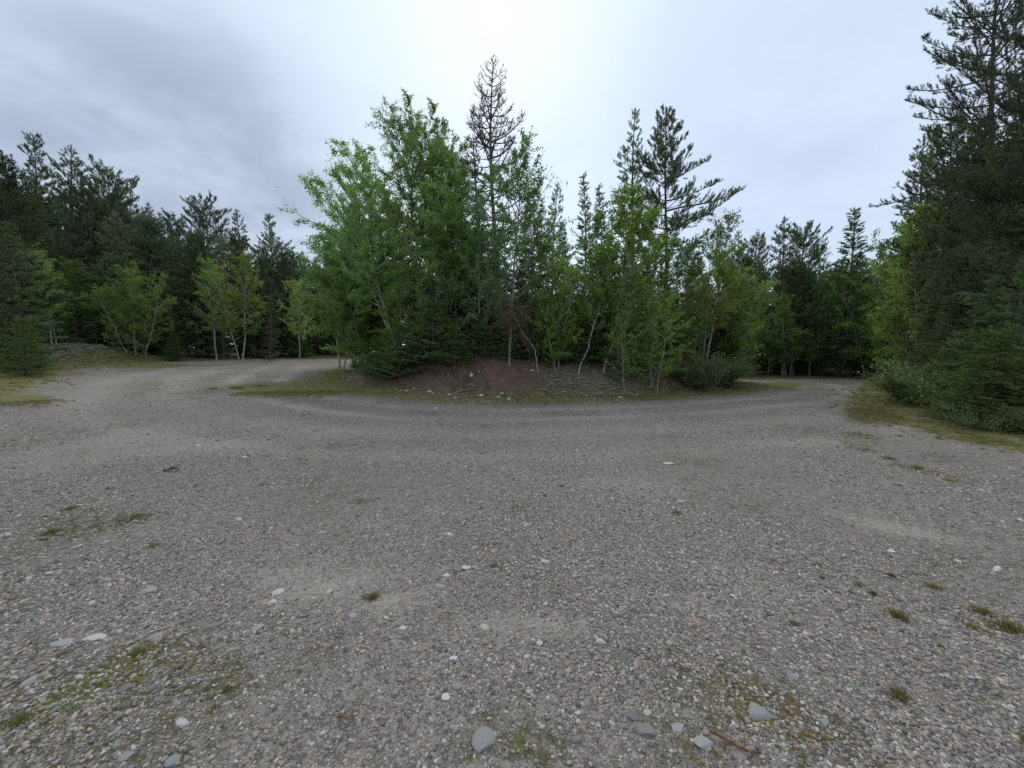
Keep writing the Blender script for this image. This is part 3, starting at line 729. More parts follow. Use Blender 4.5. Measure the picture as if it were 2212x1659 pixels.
for a_ in [('spruce_dark', 930, 15.4, 600, 'shaded spruce between the layered fir and the tallest birch trunk'), ('spruce_dark', 1050, 16.2, 560, 'dark spruce hidden behind the aspen trunk'),
           ('spruce_dark', 815, 15.6, 620, 'dark spruce behind the overhanging birch at the left end'), ('spruce_dark', 1310, 17, 540, 'dark spruce behind the crooked birch'), ('spruce_dark', 1545, 17.5, 640, 'dark spruce among the thin stems at the right end'),
           ('spruce_dark', 1440, 16.6, 650, 'low dark spruce between the two birches on the right of the island'), ('birch_low', 1180, 15.4, 540, 'leafy birch between the aspen and the bright birch'),
           ('birch_low', 1350, 15.0, 590, 'low leafy birch right of the crooked birch'), ('birch_low', 1450, 14.8, 640, 'low leafy birch left of the bush at the right end'), ('birch_low', 870, 15.2, 560, 'low leafy birch above the firs on the left slope of the mound'),
           ('birch_low', 1545, 15.4, 560, 'leafy yellowish young birch above the hanging bush'), ('aspen_f', 950, 15.4, 470, 'shaded aspen left of the island centre'), ('aspen_a', 1285, 15.8, 480, 'aspen behind the crooked birch'), ('birch_f', 845, 15.8, 410, 'leafy birch in front of the spreading one on the left of the island'),
           ('birch_low', 765, 15.9, 580, 'outermost young birch at the left tip of the island')]:
    T(a_[0], a_[1], a_[2], a_[3], a_[4] , G_I, wide=1.2)
for a_ in [(1040, 15.0, 680, 'fir sapling left of the aspen trunk'), (1255, 15.4, 690, 'shaded fir sapling behind the leaning birch trunk'), (1320, 15.8, 680, 'shaded fir sapling behind the crooked birch trunk'), (1450, 16.0, 700, 'fir sapling on the right slope of the mound'),
           (905, 14.6, 700, 'fir sapling next to the layered one, on its left'), (1180, 15.6, 700, 'shaded fir sapling right of the withered branch'), (820, 14.6, 730, 'fir sapling near the left tip of the mound'), (1105, 15, 720, 'small shaded fir between the aspen trunk and the withered branch'), (1345, 15, 715, 'small fir right of the crooked birch trunk'), (1285, 15, 730, 'small fir between the two leaning birch trunks'), (1400, 15, 725, 'small fir on the rounded top of the mound'), (1215, 15.4, 730, 'low shaded fir in the gap of the island centre'), (1560, 15.4, 700, 'fir sapling behind the hanging bush')]:
    T('fir_a', *a_, 'fir saplings on the mound', wide=1.5)
for a_ in [('spruce_dark', 1130, 19.6, 540, 'dark spruce at the back of the island, right of the dead spruce'), ('spruce_dark', 1230, 19.8, 575, 'dark spruce at the back of the island below the sharp pointed spruce'), ('spruce_dark', 1300, 20, 590, 'dark spruce at the back of the island behind the crooked birch'),
           ('spruce_dark', 1370, 19.6, 570, 'dark spruce at the foot of the slim tall pine'), ('spruce_dark', 1440, 19.4, 580, 'dark spruce at the foot of the tall pine'), ('spruce_dark', 1510, 19.4, 600, 'dark spruce at the back of the right end of the island'), ('spruce_dark', 1020, 20, 500, 'dark spruce at the back of the island behind the dead spruce')]:
    T(a_[0], a_[1], a_[2], a_[3], a_[4], G_I, wide=1.25)
for a_ in [('birch_low', 1205, 14.9, 650, 'small bright birch clump left of the two leaning birch trunks'), ('birch_low', 1345, 14.9, 680, 'small leafy birch just right of the crooked trunk'), ('aspen_a', 1160, 15.2, 620, 'small aspen right of the withered branch'), ('birch_low', 1405, 15.3, 650, 'small leafy birch over the rounded top of the mound')]:
    T(a_[0], a_[1], a_[2], a_[3], a_[4], 'young leafy trees on the mound', wide=1.15)
# thin pines and spruces seen through the gap behind the island
G_B = 'trees beyond the island'
T('pine_narrow', 1195, 32, 392, 'narrow pine with a ragged top between the dead spruce and the pointed spruce', G_B)
T('spruce_b', 1255, 31, 385, 'sharp pointed spruce in the gap left of the two tall pines', G_B)
T('spruce_b', 1291, 32, 410, 'thinner pointed spruce right of the sharp pointed one', G_B)
T('spruce_b', 1155, 32, 430, 'small spruce top behind the right side of the dead spruce', G_B)
# ---- far right forest
G_R = 'trees of the forest beyond the right arm of the road'
T('pine_b', 1567, 29, 500, 'pine top showing behind the right end of the island', G_R)
T('pine_d', 1612, 28, 510, 'pine left of the pointed pine beyond the right road', G_R)
T('pine_a', 1672, 28, 468, 'pointed pine, tallest left of the lone tapering one beyond the right road', G_R)
T('pine_e', 1722, 28.5, 490, 'pine with a bent open top beyond the right road', G_R)
T('aspen_a', 1760, 27, 545, 'pale misty aspen beyond the right road', G_R)
T('spruce_a', 1812, 26, 452, 'lone tall tapering conifer at the end of the right road', G_R, wide=1.15)
T('pine_c', 1845, 30, 552, 'low pine between the tapering conifer and the bright birch', G_R)
T('birch_low', 1893, 24, 542, 'bright green broad birch where the right road turns away', G_R, wide=.95)
T('birch_low', 1935, 22, 590, 'green birch at the corner of the right road, right of the broad bright one', G_R, wide=.95)
T('birch_b', 1620, 26, 640, 'small birch with a thin grey trunk beyond the moss strip', G_R)
T('birch_b', 1688, 26, 640, 'small birch with a leaning grey trunk beyond the right road', G_R)
# ---- near right
G_N = 'trees of the near forest edge on the right'
P['pine_big'] = conifer(110, 19, 3.4, 'pine', .25, crown_mat=M['shaded_pine'], z0=.04, spacing=.33, dens=1.5, fine=2.0, nl=.09, nw=.018, tw_scale=1.0, shape=([0, .2, .5, .8, 1], [.7, .9, 1, .6, .1])); PH['pine_big'] = 19
P['pine_near'] = conifer(111, 8.5, 1.9, 'pine', .26, crown_mat=M['shaded_pine'], z0=.02, spacing=.2, dens=1.35, fine=2.0, nl=.08, nw=.016); PH['pine_near'] = 8.5
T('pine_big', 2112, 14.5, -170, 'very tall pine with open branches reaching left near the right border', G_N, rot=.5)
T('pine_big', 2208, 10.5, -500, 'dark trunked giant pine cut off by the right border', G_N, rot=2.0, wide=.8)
T('pine_narrow', 1990, 18.5, 288, 'narrow pine top left of the very tall pine', G_N)
T('pine_a', 1960, 19, 420, 'pine with branches pointing left over the bright birch', G_N)
T('pine_d', 2050, 16, 250, 'pine just left of the very tall pine trunk', G_N)
T('birch_low', 1990, 17.5, 470, 'green birch shining through the dark pines on the right', G_N)
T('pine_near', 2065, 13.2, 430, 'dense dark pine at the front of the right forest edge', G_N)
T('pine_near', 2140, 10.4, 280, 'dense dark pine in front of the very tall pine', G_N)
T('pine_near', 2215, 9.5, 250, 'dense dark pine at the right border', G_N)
T('spruce_dark', 2005, 15, 560, 'dark spruce behind the first bushes of the right forest edge', G_N)
T('spruce_dark', 2110, 9.9, 600, 'low shaded spruce over the bushes on the right', G_N)
T('spruce_dark', 2190, 8.8, 560, 'low shaded spruce at the right border', G_N)
sh = [('shrub_a', 1975, 12.4, 750, 'dark bush at the corner by the right moss patch'), ('spruce_dark', 2040, 12.2, 640, 'low dark spruce second from the corner of the right forest edge'),
      ('fir_b', 2000, 11.5, 800, 'low fir over the yellow moss on the right'), ('fir_a', 2075, 10.6, 720, 'dark fir beside the pale leaved bush'),
      ('shrub_a', 2095, 9.6, 760, 'bush with pale green leaves at the right forest edge'), ('fir_b', 2100, 8.8, 830, 'low fir at the edge of the gravel on the right'),
      ('fir_a', 2140, 8.7, 720, 'dark fir near the right border'), ('shrub_b', 2175, 7.9, 850, 'low dark bush near the right border at the gravel edge'), ('fir_a', 2235, 7.9, 720, 'dark fir cut by the right border')]
for a in sh: T(a[0], a[1], a[2], a[3], a[4], 'bushes and saplings along the right forest edge', wide=1.3)

# ---- the woods behind: every trunk its own tree
print('fill')
rf = np.random.RandomState(99)
def fill(n, pxr, Dr, Hr, protos, label, group, rng=rf, rowmin=None, clear=1.2):
    k = 0; tries = 0
    while k < n and tries < n * 40:
        tries += 1
        px = rng.uniform(*pxr); D = rng.uniform(*Dr); x, y = at_depth(px, D)
        do = float(sdf(OUT, np.array([x]), np.array([y]))[0])
        if do > -clear: continue
        H = rng.uniform(*Hr)
        if rowmin is not None:
            top = np.interp(px, *rowmin); H = min(H, z_at(top, D) - gz(x, y) )
            if H < 2.0: continue
        p = protos[rng.randint(len(protos))]
        put_tree(p, x, y, H, label, group, rng=rng, wide=rng.uniform(.85, 1.2)); k += 1
SKL = ([-100, 0, 60, 95, 150, 200, 260, 330, 380, 440, 480, 535, 575, 615, 655, 760], [260, 330, 400, 420, 440, 370, 410, 460, 490, 505, 500, 510, 560, 545, 575, 600])
SKR = ([1130, 1400, 1560, 1612, 1672, 1720, 1760, 1812, 1850, 1900, 1960, 2050, 2130, 2212], [520, 540, 560, 560, 540, 560, 590, 575, 590, 560, 470, 330, 100, 0])
fill(90, (-160, 760), (20, 34), (5, 16), ['pine_a', 'pine_d', 'pine_c', 'pine_e', 'spruce_a', 'spruce_dark'], 'dark conifer inside the forest on the left', 'conifers inside the left forest', rowmin=SKL)
fill(60, (-250, 760), (34, 55), (8, 17), ['pine_a', 'pine_dense', 'spruce_dark', 'spruce_a'], 'dark conifer deep in the forest on the left', 'conifers deep in the left forest', rowmin=SKL)
fill(60, (-60, 760), (19, 30), (2, 4.5), ['spruce_dark', 'fir_a', 'aspen_a'], 'shaded young tree under the left forest edge', 'young trees under the left forest edge')
fill(80, (650, 1620), (34, 55), (5, 11), ['pine_dense', 'spruce_dark', 'pine_c'], 'dark conifer in the woods behind the island', 'conifers behind the island', rowmin=([600, 1130, 1400, 1620], [560, 540, 540, 560]))
fill(80, (1560, 2000), (26, 48), (6, 12), ['pine_a', 'pine_b', 'pine_c', 'pine_d', 'pine_e', 'spruce_a', 'spruce_dark'], 'dark conifer in the forest beyond the right road', 'conifers beyond the right road', rowmin=SKR)
fill(44, (1560, 1960), (25, 31), (1.5, 3.5), ['spruce_dark', 'aspen_a', 'birch_b'], 'shaded young growth along the far side of the right road', 'young growth beyond the right road', clear=1.8)
fill(50, (1900, 2600), (9, 26), (5, 15), ['pine_a', 'pine_b', 'spruce_a', 'spruce_dark', 'pine_dense'], 'dark conifer inside the near forest on the right', 'conifers inside the near right forest', rowmin=SKR, clear=2.0)

# ------------------------------------------------------------------ stones
def blob_mesh(name, seed, sub=2, dims=(1, .8, .5), rough=.16, mat=None, facet=0.0):
    import bmesh
    rng = np.random.RandomState(seed); bm = bmesh.new(); bmesh.ops.create_icosphere(bm, subdivisions=sub, radius=.5)
    V = np.array([v.co[:] for v in bm.verts]); F_ = np.array([[v.index for v in f.verts] for f in bm.faces]); bm.free()
    U = unit(V); d = np.zeros(len(V))
    for _ in range(5):
        a = unit(rng.normal(size=3)); d += rng.uniform(-1, 1) * np.sin(U @ a * rng.uniform(1.5, 3.5) + rng.uniform(0, 6))
    V = U * .5 * (1 + rough * d[:, None])
    for _ in range(int(facet)):
        a = unit(rng.normal(size=3)); c = rng.uniform(.28, .42); s = U @ a * .5
        ex = V @ a - c; V = V - np.where(ex > 0, ex, 0)[:, None] * a * .9
    V = V * np.array(dims)
    return mesh_from(name, V, [F_], mat, facet == 0)

pc = bpy.data.collections.new('pebble_kinds')
for i in range(8):
    o = bpy.data.objects.new('pebble', blob_mesh('pebble', 200 + i, 1 if i > 3 else 2, (1, rs.uniform(.6, .9), rs.uniform(.38, .6)), .14, M['pebble'], 0 if i % 2 else 3)); pc.objects.link(o)

def tuft_mesh(seed, mat, n=420, spread=.5, hgt=.42):
    rng = np.random.RandomState(seed); b = MB()
    a = rng.uniform(0, 6.28, n); q = np.abs(rng.normal(0, .5, n)) * spread
    Pp = np.stack([q * np.cos(a), q * np.sin(a) * .8, np.full(n, -.02)], 1)
    D = np.stack([np.cos(a) * q * 1.6, np.sin(a) * q * 1.6, np.ones(n) * .9], 1) + rng.normal(0, .42, (n, 3))
    D[:, 2] = np.abs(D[:, 2]) + .05
    b.blades(Pp, D, hgt * rng.uniform(.4, 1, n) * np.clip(1.2 - q, .3, 1), .028, rng)
    return b.mesh('grass_tuft', M[mat])
def scatter(name, coll, Pn, rot, scl, label, kind='stuff'):
    me = mesh_from(name, Pn, [])
    for nm, arr in (('rot', rot), ('scl', scl)):
        a = me.attributes.new(nm, 'FLOAT_VECTOR', 'POINT'); a.data.foreach_set('vector', np.asarray(arr, np.float32).ravel())
    o = link(name, me); tag(o, label, None, None, kind)
    ng = bpy.data.node_groups.new(name + '_nodes', 'GeometryNodeTree')
    ng.interface.new_socket('Geometry', in_out='INPUT', socket_type='NodeSocketGeometry'); ng.interface.new_socket('Geometry', in_out='OUTPUT', socket_type='NodeSocketGeometry')
    n = ng.nodes; gi = n.new('NodeGroupInput'); go = n.new('NodeGroupOutput'); ip = n.new('GeometryNodeInstanceOnPoints'); ci = n.new('GeometryNodeCollectionInfo')
    ci.inputs['Collection'].default_value = coll; ci.inputs['Separate Children'].default_value = True; ci.inputs['Reset Children'].default_value = True
    r1 = n.new('GeometryNodeInputNamedAttribute'); r1.data_type = 'FLOAT_VECTOR'; r1.inputs[0].default_value = 'rot'
    r2 = n.new('GeometryNodeInputNamedAttribute'); r2.data_type = 'FLOAT_VECTOR'; r2.inputs[0].default_value = 'scl'
    L = ng.links.new
    L(gi.outputs[0], ip.inputs['Points']); L(ci.outputs[0], ip.inputs['Instance']); ip.inputs['Pick Instance'].default_value = True
    er = n.new('FunctionNodeEulerToRotation'); L(r1.outputs[0], er.inputs[0]); L(er.outputs[0], ip.inputs['Rotation']); L(r2.outputs[0], ip.inputs['Scale'])
    L(ip.outputs[0], go.inputs[0])
    md = o.modifiers.new('scatter', 'NODES'); md.node_group = ng
    return o

print('gravel')
rp = np.random.RandomState(5)
def polar(n, r0, r1, amax=60):
    r = np.sqrt(rp.uniform(r0 * r0, r1 * r1, n)); a = rp.uniform(-amax, amax, n) * pi / 180
    return r * np.sin(a), r * np.cos(a)
Ps, Rt, Sc = [], [], []
for n, r0, r1, s0, s1 in ((70000, .9, 2.6, .009, .026), (70000, 2.6, 4.5, .012, .029), (60000, 4.5, 8, .017, .036), (30000, 8, 14, .024, .05), (6500, .9, 4.5, .022, .042), (1500, 4, 12, .04, .065), (3000, 13, 26, .035, .07)):
    x, y = polar(n, r0, r1)
    keep = rp.uniform(0, 1, n) < np.clip(.6 + .75 * wav(x, y, 1.6, 21) + .4 * wav(x, y, 5.5, 22), .12, 1)
    di = sdf(ISL, x, y); do = sdf(OUT, x, y); keep &= (di < -.1) & (do > .2)
    keep &= rp.uniform(0, 1, n) < np.clip((do - .2) / 1.2, .1, 1)
    keep &= rp.uniform(0, 1, n) > .85 * tan_field(x, y, di)
    x, y = x[keep], y[keep]; m = len(x)
    s = s0 + (s1 - s0) * rp.uniform(0, 1, m) ** 1.8
    z = height(x, y) + s * rp.uniform(-.12, .14, m)
    Ps.append(np.stack([x, y, z], 1)); Rt.append(np.stack([rp.normal(0, .25, m), rp.normal(0, .25, m), rp.uniform(0, 6.28, m)], 1)); Sc.append(s[:, None] * rp.uniform(.8, 1.25, (m, 3)))
x = rp.uniform(-9, 12, 9000); y = rp.uniform(12, 18.5, 9000); di = sdf(ISL, x, y); kp = (di > -.3) & (rp.uniform(0, 1, 9000) < np.exp(-np.clip(di, 0, 9) / 1.1) * .55); x, y = x[kp], y[kp]; m = len(x)
s = .03 + .07 * rp.uniform(0, 1, m) ** 3
Ps.append(np.stack([x, y, height(x, y)], 1)); Rt.append(np.stack([rp.normal(0, .4, m), rp.normal(0, .4, m), rp.uniform(0, 6.28, m)], 1)); Sc.append(s[:, None] * rp.uniform(.8, 1.25, (m, 3)))
scatter('gravel', pc, np.concatenate(Ps), np.concatenate(Rt), np.concatenate(Sc), 'loose grey and pink pebbles strewn over the gravel road')

mk = bpy.data.collections.new('moss_kinds')
for i in range(4):
    b_ = MB(); rr = np.random.RandomState(340 + i); n = 170
    a = rr.uniform(0, 6.28, n); q = np.sqrt(rr.uniform(0, 1, n)) * .5 * (1 + .4 * np.sin(a * 2 + i))
    b_.blades(np.stack([q * np.cos(a), q * np.sin(a), np.zeros(n)], 1), np.stack([np.cos(a) * q * 2, np.sin(a) * q * 2, np.ones(n) * .7], 1) + rr.normal(0, .5, (n, 3)) * np.array([1, 1, .4]), .22 * rr.uniform(.4, 1, n), .05, rr)
    mk.objects.link(bpy.data.objects.new('moss_cushion', b_.mesh('moss_cushion', M['tuft' if i % 2 else 'tuft_green'])))
x, y = polar(260000, 1.0, 15, 64)
mf = moss_field(x, y); pat = wav(x, y, 3.1, 31) * .5 + wav(x, y, 9, 32) * .5
kp = rp.uniform(0, 1, len(x)) < np.clip((mf - .22) * .9 + pat * .25, 0, .5) + np.clip(pat - .55, 0, 1) * .12
kp &= (sdf(OUT, x, y) > -.5) & (sdf(ISL, x, y) < 0)
x, y = x[kp], y[kp]; m = len(x); s_ = rp.uniform(.010, .032, m) * (1 + np.hypot(x, y) * .12)
print('moss', m)
scatter('moss', mk, np.stack([x, y, height(x, y) + .003], 1), np.stack([rp.normal(0, .1, m), rp.normal(0, .1, m), rp.uniform(0, 6.28, m)], 1), np.stack([s_, s_, s_ * .7], 1), 'olive moss growing between the pebbles of the gravel')

gk = bpy.data.collections.new('grass_kinds')
for i in range(4):
    gk.objects.link(bpy.data.objects.new('grass_clump', tuft_mesh(360 + i, 'tuft' if i % 2 else 'tuft_green', 90, .7, .55)))
x, y = polar(160000, 5, 34, 66); do = sdf(OUT, x, y); di = sdf(ISL, x, y)
pr_ = np.exp(-((do + .4) / .8) ** 2) * .5 + np.exp(-((di + .6) / .5) ** 2) * .16 + ((do < -.6) & (do > -4)) * .12 + (di > 1.2) * .06
pr_ *= np.clip(.5 + wav(x, y, 1.7, 41) + .5 * wav(x, y, 6, 42), 0, 1.5)
kp = rp.uniform(0, 1, len(x)) < pr_; x, y = x[kp], y[kp]; m = len(x); s_ = .05 + .16 * rp.uniform(0, 1, m) ** 2
scatter('grass', gk, np.stack([x, y, height(x, y)], 1), np.stack([rp.normal(0, .15, m), rp.normal(0, .15, m), rp.uniform(0, 6.28, m)], 1), np.repeat(s_[:, None], 3, 1) * np.array([1, 1, .8]), 'short olive grass and moss along the forest edge and around the mound')

# stones and litter on the mound
lt = bpy.data.collections.new('litter_kinds')
for i in range(5):
    b = MB(); rr = np.random.RandomState(300 + i)
    if i < 3: b.leaves(rr.uniform(-.5, .5, (7, 3)) * np.array([1, 1, .15]), .35, rr, 2.5)
    else: b.blades(rr.uniform(-.5, .5, (6, 3)) * np.array([1, 1, .1]), rr.normal(size=(6, 3)) * np.array([1, 1, .15]), .9, .05, rr)
    o = bpy.data.objects.new('litter', b.mesh('litter', M['litter'])); lt.objects.link(o)
x = rp.uniform(-9, 12, 60000); y = rp.uniform(11.5, 19, 60000); di = sdf(ISL, x, y); kp = (di > -.25) & (rp.uniform(0, 1, 60000) < .35); x, y = x[kp], y[kp]; m = len(x)
scatter('leaf_litter', lt, np.stack([x, y, height(x, y) + .008], 1), np.stack([rp.normal(0, .2, m), rp.normal(0, .2, m), rp.uniform(0, 6.28, m)], 1), np.repeat((.05 + .13 * rp.uniform(0, 1, m) ** 2)[:, None], 3, 1), 'fallen leaves and twigs on the brown mound')
# lichen and moss cushions
lk = bpy.data.collections.new('lichen_kinds')
for i in range(3):
    b = MB(); rr = np.random.RandomState(320 + i); n = 260
    a = rr.uniform(0, 6.28, n); q = np.sqrt(rr.uniform(0, 1, n)) * .5
    b.blades(np.stack([q * np.cos(a), q * np.sin(a), np.zeros(n)], 1), np.stack([np.cos(a) * q * 1.5, np.sin(a) * q * 1.5, np.ones(n)], 1) + rr.normal(0, .4, (n, 3)), .38 * (1 - q), .05, rr)
    o = bpy.data.objects.new('lichen_cushion', b.mesh('lichen_cushion', M['lichen'])); lk.objects.link(o)
X, Y = [], []
for cx_, cy_, rx_, ry_, n in ((2.9, 14.2, 2.0, .8, 240), (5.0, 15.3, 1.3, 1.0, 70), (*at_depth(190, 18.3), 3.6, 2.2, 420), (*at_depth(690, 28.5), 4, 1.5, 160), (*at_depth(2070, 9.4), 1.5, .5, 60), (*at_depth(20, 14.2), 2, .8, 80)):
    X.append(rp.normal(cx_, rx_ * .6, n)); Y.append(rp.normal(cy_, ry_ * .7, n))
X = np.concatenate(X); Y = np.concatenate(Y); kp = (sdf(ISL, X, Y) > .05) | (sdf(OUT, X, Y) < -.5); X, Y = X[kp], Y[kp]; m = len(X)
scatter('lichen', lk, np.stack([X, Y, height(X, Y) - .01], 1), np.stack([rp.normal(0, .2, m), rp.normal(0, .2, m), rp.uniform(0, 6.28, m)], 1), np.repeat((.07 + .22 * rp.uniform(0, 1, m) ** 2)[:, None], 3, 1), 'pale grey green lichen cushions on the mound and banks')

# single stones that stand out: px, py, width in px, aspect (long/short), colour, label
SC = {'grey': ((.20, .195, .19), (.30, .29, .28)), 'blue': ((.24, .235, .225), (.37, .36, .34)), 'pale': ((.38, .365, .335), (.56, .54, .50)), 'cream': ((.36, .31, .24), (.52, .46, .38)),
      'pink': ((.26, .20, .18), (.38, .29, .26)), 'red': ((.24, .13, .11), (.34, .19, .16)), 'brown': ((.17, .145, .13), (.27, .235, .21)), 'purple': ((.13, .11, .12), (.20, .17, .18)), 'white': ((.45, .45, .43), (.62, .61, .58))}
SM = {k_: stone_material('stone_' + k_, *v_) for k_, v_ in SC.items()}
stones = [
 (1047, 1597, 50, 1.05, 'grey', 'large round grey stone set in moss at the bottom of the picture', 'round'),
 (1645, 1542, 56, 1.5, 'grey', 'flat triangular grey stone, the largest one at the lower right', 'tri'),
 (1393, 1577, 44, 1.5, 'brown', 'domed brownish stone left of the curved stick', 'round'),
 (1522, 1607, 48, 1.6, 'blue', 'bluish wedge shaped stone touching the upper end of the curved stick', 'tri'),
 (1368, 1544, 28, 1.2, 'purple', 'dark purple stone above the domed brownish stone', 'flat'),
 (1462, 1571, 30, 1.4, 'blue', 'blue grey stone between the domed stone and the wedge shaped stone', 'flat'),
 (1398, 1540, 18, 1.2, 'cream', 'small cream stone right of the dark purple stone', 'round'),
 (320, 1278, 30, 1.4, 'blue', 'rounded bluish stone by a moss tuft on the left', 'round'),
 (203, 1378, 42, 1.7, 'pale', 'long pale stone left of the angular pink stone', 'flat'),
 (338, 1376, 34, 1.2, 'pink', 'angular pinkish stone right of the long pale stone', 'tri'),
 (132, 1392, 40, 1.9, 'blue', 'slanting blue grey slab, left of the long pale stone', 'flat'),
 (585, 1302, 24, 1.5, 'pale', 'whitish stone below an oval grey one, centre left', 'flat'),
 (602, 1279, 24, 1.4, 'pale', 'oval pale stone above the whitish one, centre left', 'round'),
 (557, 1357, 28, 1.3, 'blue', 'grey blue stone right of the long tilted brown stone', 'round'),
 (464, 1350, 30, 2.0, 'brown', 'long tilted brown stone at centre left', 'flat'),
 (712, 1278, 16, 1.1, 'cream', 'small cream coloured wedge stone on a sandy patch', 'tri'),
 (868, 1305, 20, 1.4, 'red', 'flat reddish stone in the sandy patch near the centre', 'flat'),
 (950, 1267, 24, 1.7, 'blue', 'blue grey oval stone below the pale angular one near the centre', 'round'),
 (1006, 1226, 24, 1.4, 'pale', 'pale angular stone right of centre on the gravel', 'tri'),
 (965, 1243, 15, 1.4, 'white', 'small white stone left of the pale angular one', 'round'),
 (1047, 1355, 18, 1.0, 'cream', 'upright cream stone below the sandy patch', 'round'),
 (978, 1420, 18, 1.4, 'white', 'white chipped stone below the upright cream stone', 'tri'),
 (963, 1504, 19, 1.2, 'white', 'whitish rounded stone above the large round grey stone', 'round'),
 (988, 1480, 22, 1.1, 'grey', 'grey rounded stone just above the whitish one', 'round'),
 (762, 1330, 17, 1.1, 'blue', 'dark blue rounded pebble left of a thin pale chip', 'round'),
 (1298, 1386, 26, 1.5, 'pale', 'pale flat stone right of centre beside a moss tuft', 'tri'),
 (1175, 1213, 26, 1.8, 'pale', 'pale flat slab on the gravel right of the pale angular stone', 'flat'),
 (1235, 1167, 18, 1.2, 'red', 'small reddish round stone right of centre', 'round'),
 (1165, 1390, 15, 1.2, 'pale', 'small pale blue stone left of the pale flat stone', 'round'),
 (870, 1358, 14, 1.3, 'white', 'small white pebble above the row of grey pebbles', 'round'),
 (131, 1553, 26, 1.5, 'red', 'orange red oval stone at the lower left', 'round'),
 (62, 1475, 28, 1.2, 'blue', 'rounded blue grey stone near the left border', 'round'),
 (395, 1560, 34, 1.9, 'pale', 'pale long stone at the lower left beside dark moss', 'flat'),
 (372, 1642, 34, 1.3, 'grey', 'grey rounded stone at the bottom left of the picture', 'round'),
 (268, 1637, 26, 1.2, 'grey', 'dull grey stone left of the rounded one at the bottom', 'round'),
 (269, 1487, 34, 1.5, 'purple', 'dark flat stone between the angular pink stone and the pale long stone', 'flat'),
 (165, 1182, 22, 1.5, 'pale', 'pale oval stone below the green patch on the left', 'flat'),
 (230, 1172, 20, 1.3, 'blue', 'bluish stone right of the pale oval one below the green patch', 'round'),
 (695, 1150, 26, 2.4, 'grey', 'long thin grey slab, centre left', 'flat'),
 (790, 1160, 16, 1.2, 'blue', 'blue grey pebble right of the long thin slab', 'round'),
 (968, 1155, 20, 1.3, 'pale', 'pale angular pebble left of a blue one above centre', 'tri'),
 (1135, 1134, 18, 1.4, 'blue', 'bluish pebble in the mossy gravel above the reddish stone', 'round'),
 (1473, 1083, 24, 2.2, 'blue', 'bluish flat stone above a brown tuft, right of centre', 'flat'),
 (1445, 1001, 26, 2.4, 'pale', 'pale flat stone far out on the gravel, right of centre', 'flat'),
 (1950, 1048, 24, 1.7, 'blue', 'pale bluish stone on the gravel near the right moss', 'flat'),
 (1925, 1190, 14, 1.3, 'white', 'white pebble near the sandy streak on the right', 'round'),
 (2040, 1345, 26, 1.5, 'blue', 'bluish oval stone between the brown tufts on the right', 'round'),
 (2220, 1420, 34, 2.6, 'pale', 'long pale slab cut by the right border', 'flat'),
 (2155, 1228, 34, 3.0, 'pale', 'long thin pale stone at the right', 'flat'),
 (1712, 1463, 24, 1.4, 'grey', 'grey stone above the triangular one', 'round'),
 (1548, 1332, 22, 1.5, 'blue', 'bluish stone right of centre in loose gravel', 'flat'),
 (1595, 1630, 30, 1.2, 'pink', 'pinkish stone right of the stick end at the bottom', 'round'),
 (1780, 1560, 30, 1.6, 'grey', 'grey oblong stone right of the triangular stone', 'flat'),
 (1895, 1618, 30, 1.7, 'blue', 'grey blue slanting stone at the bottom right', 'flat'),
 (940, 882, 12, 2.0, 'white', 'white stone lying on the gravel in front of the mound', 'flat'),
 (430, 962, 12, 2.0, 'pale', 'pale stone far out on the gravel on the left', 'flat'),
 (528, 988, 12, 1.6, 'white', 'small whitish stone far out on the gravel, left of centre', 'flat'),
 (1018, 812, 9, .6, 'white', 'white stone standing upright on the brown slope of the mound', 'tri'),
 (1084, 850, 13, 1.3, 'blue', 'light bluish stone at the foot of the mound', 'round'),
 (1150, 800, 10, 1.2, 'pale', 'pale stone on the upper slope of the mound', 'round'),
 (1217, 846, 11, 1.2, 'grey', 'grey stone on the lower slope of the mound right of centre', 'round'),
]
for n_, (dx_, dy_) in enumerate([(905, 846), (925, 851), (942, 853), (962, 854), (985, 858), (1002, 855), (1030, 861), (1045, 858), (1068, 860), (1100, 862), (888, 842), (1262, 861), (1380, 858), (1330, 862)]):
    dx_ += (n_ * 37) % 23 - 11; dy_ += (n_ * 13) % 11 - 7
    stones.append((dx_, dy_, 6 + (n_ * 5) % 6, 1.3, ['white', 'pale', 'blue'][n_ % 3], {'white': 'small white stone along the foot of the mound', 'pale': 'small pale stone along the foot of the mound', 'blue': 'small bluish stone along the foot of the mound'}[['white', 'pale', 'blue'][n_ % 3]], 'round'))
def full_h(x_, y_): return gz(x_, y_)
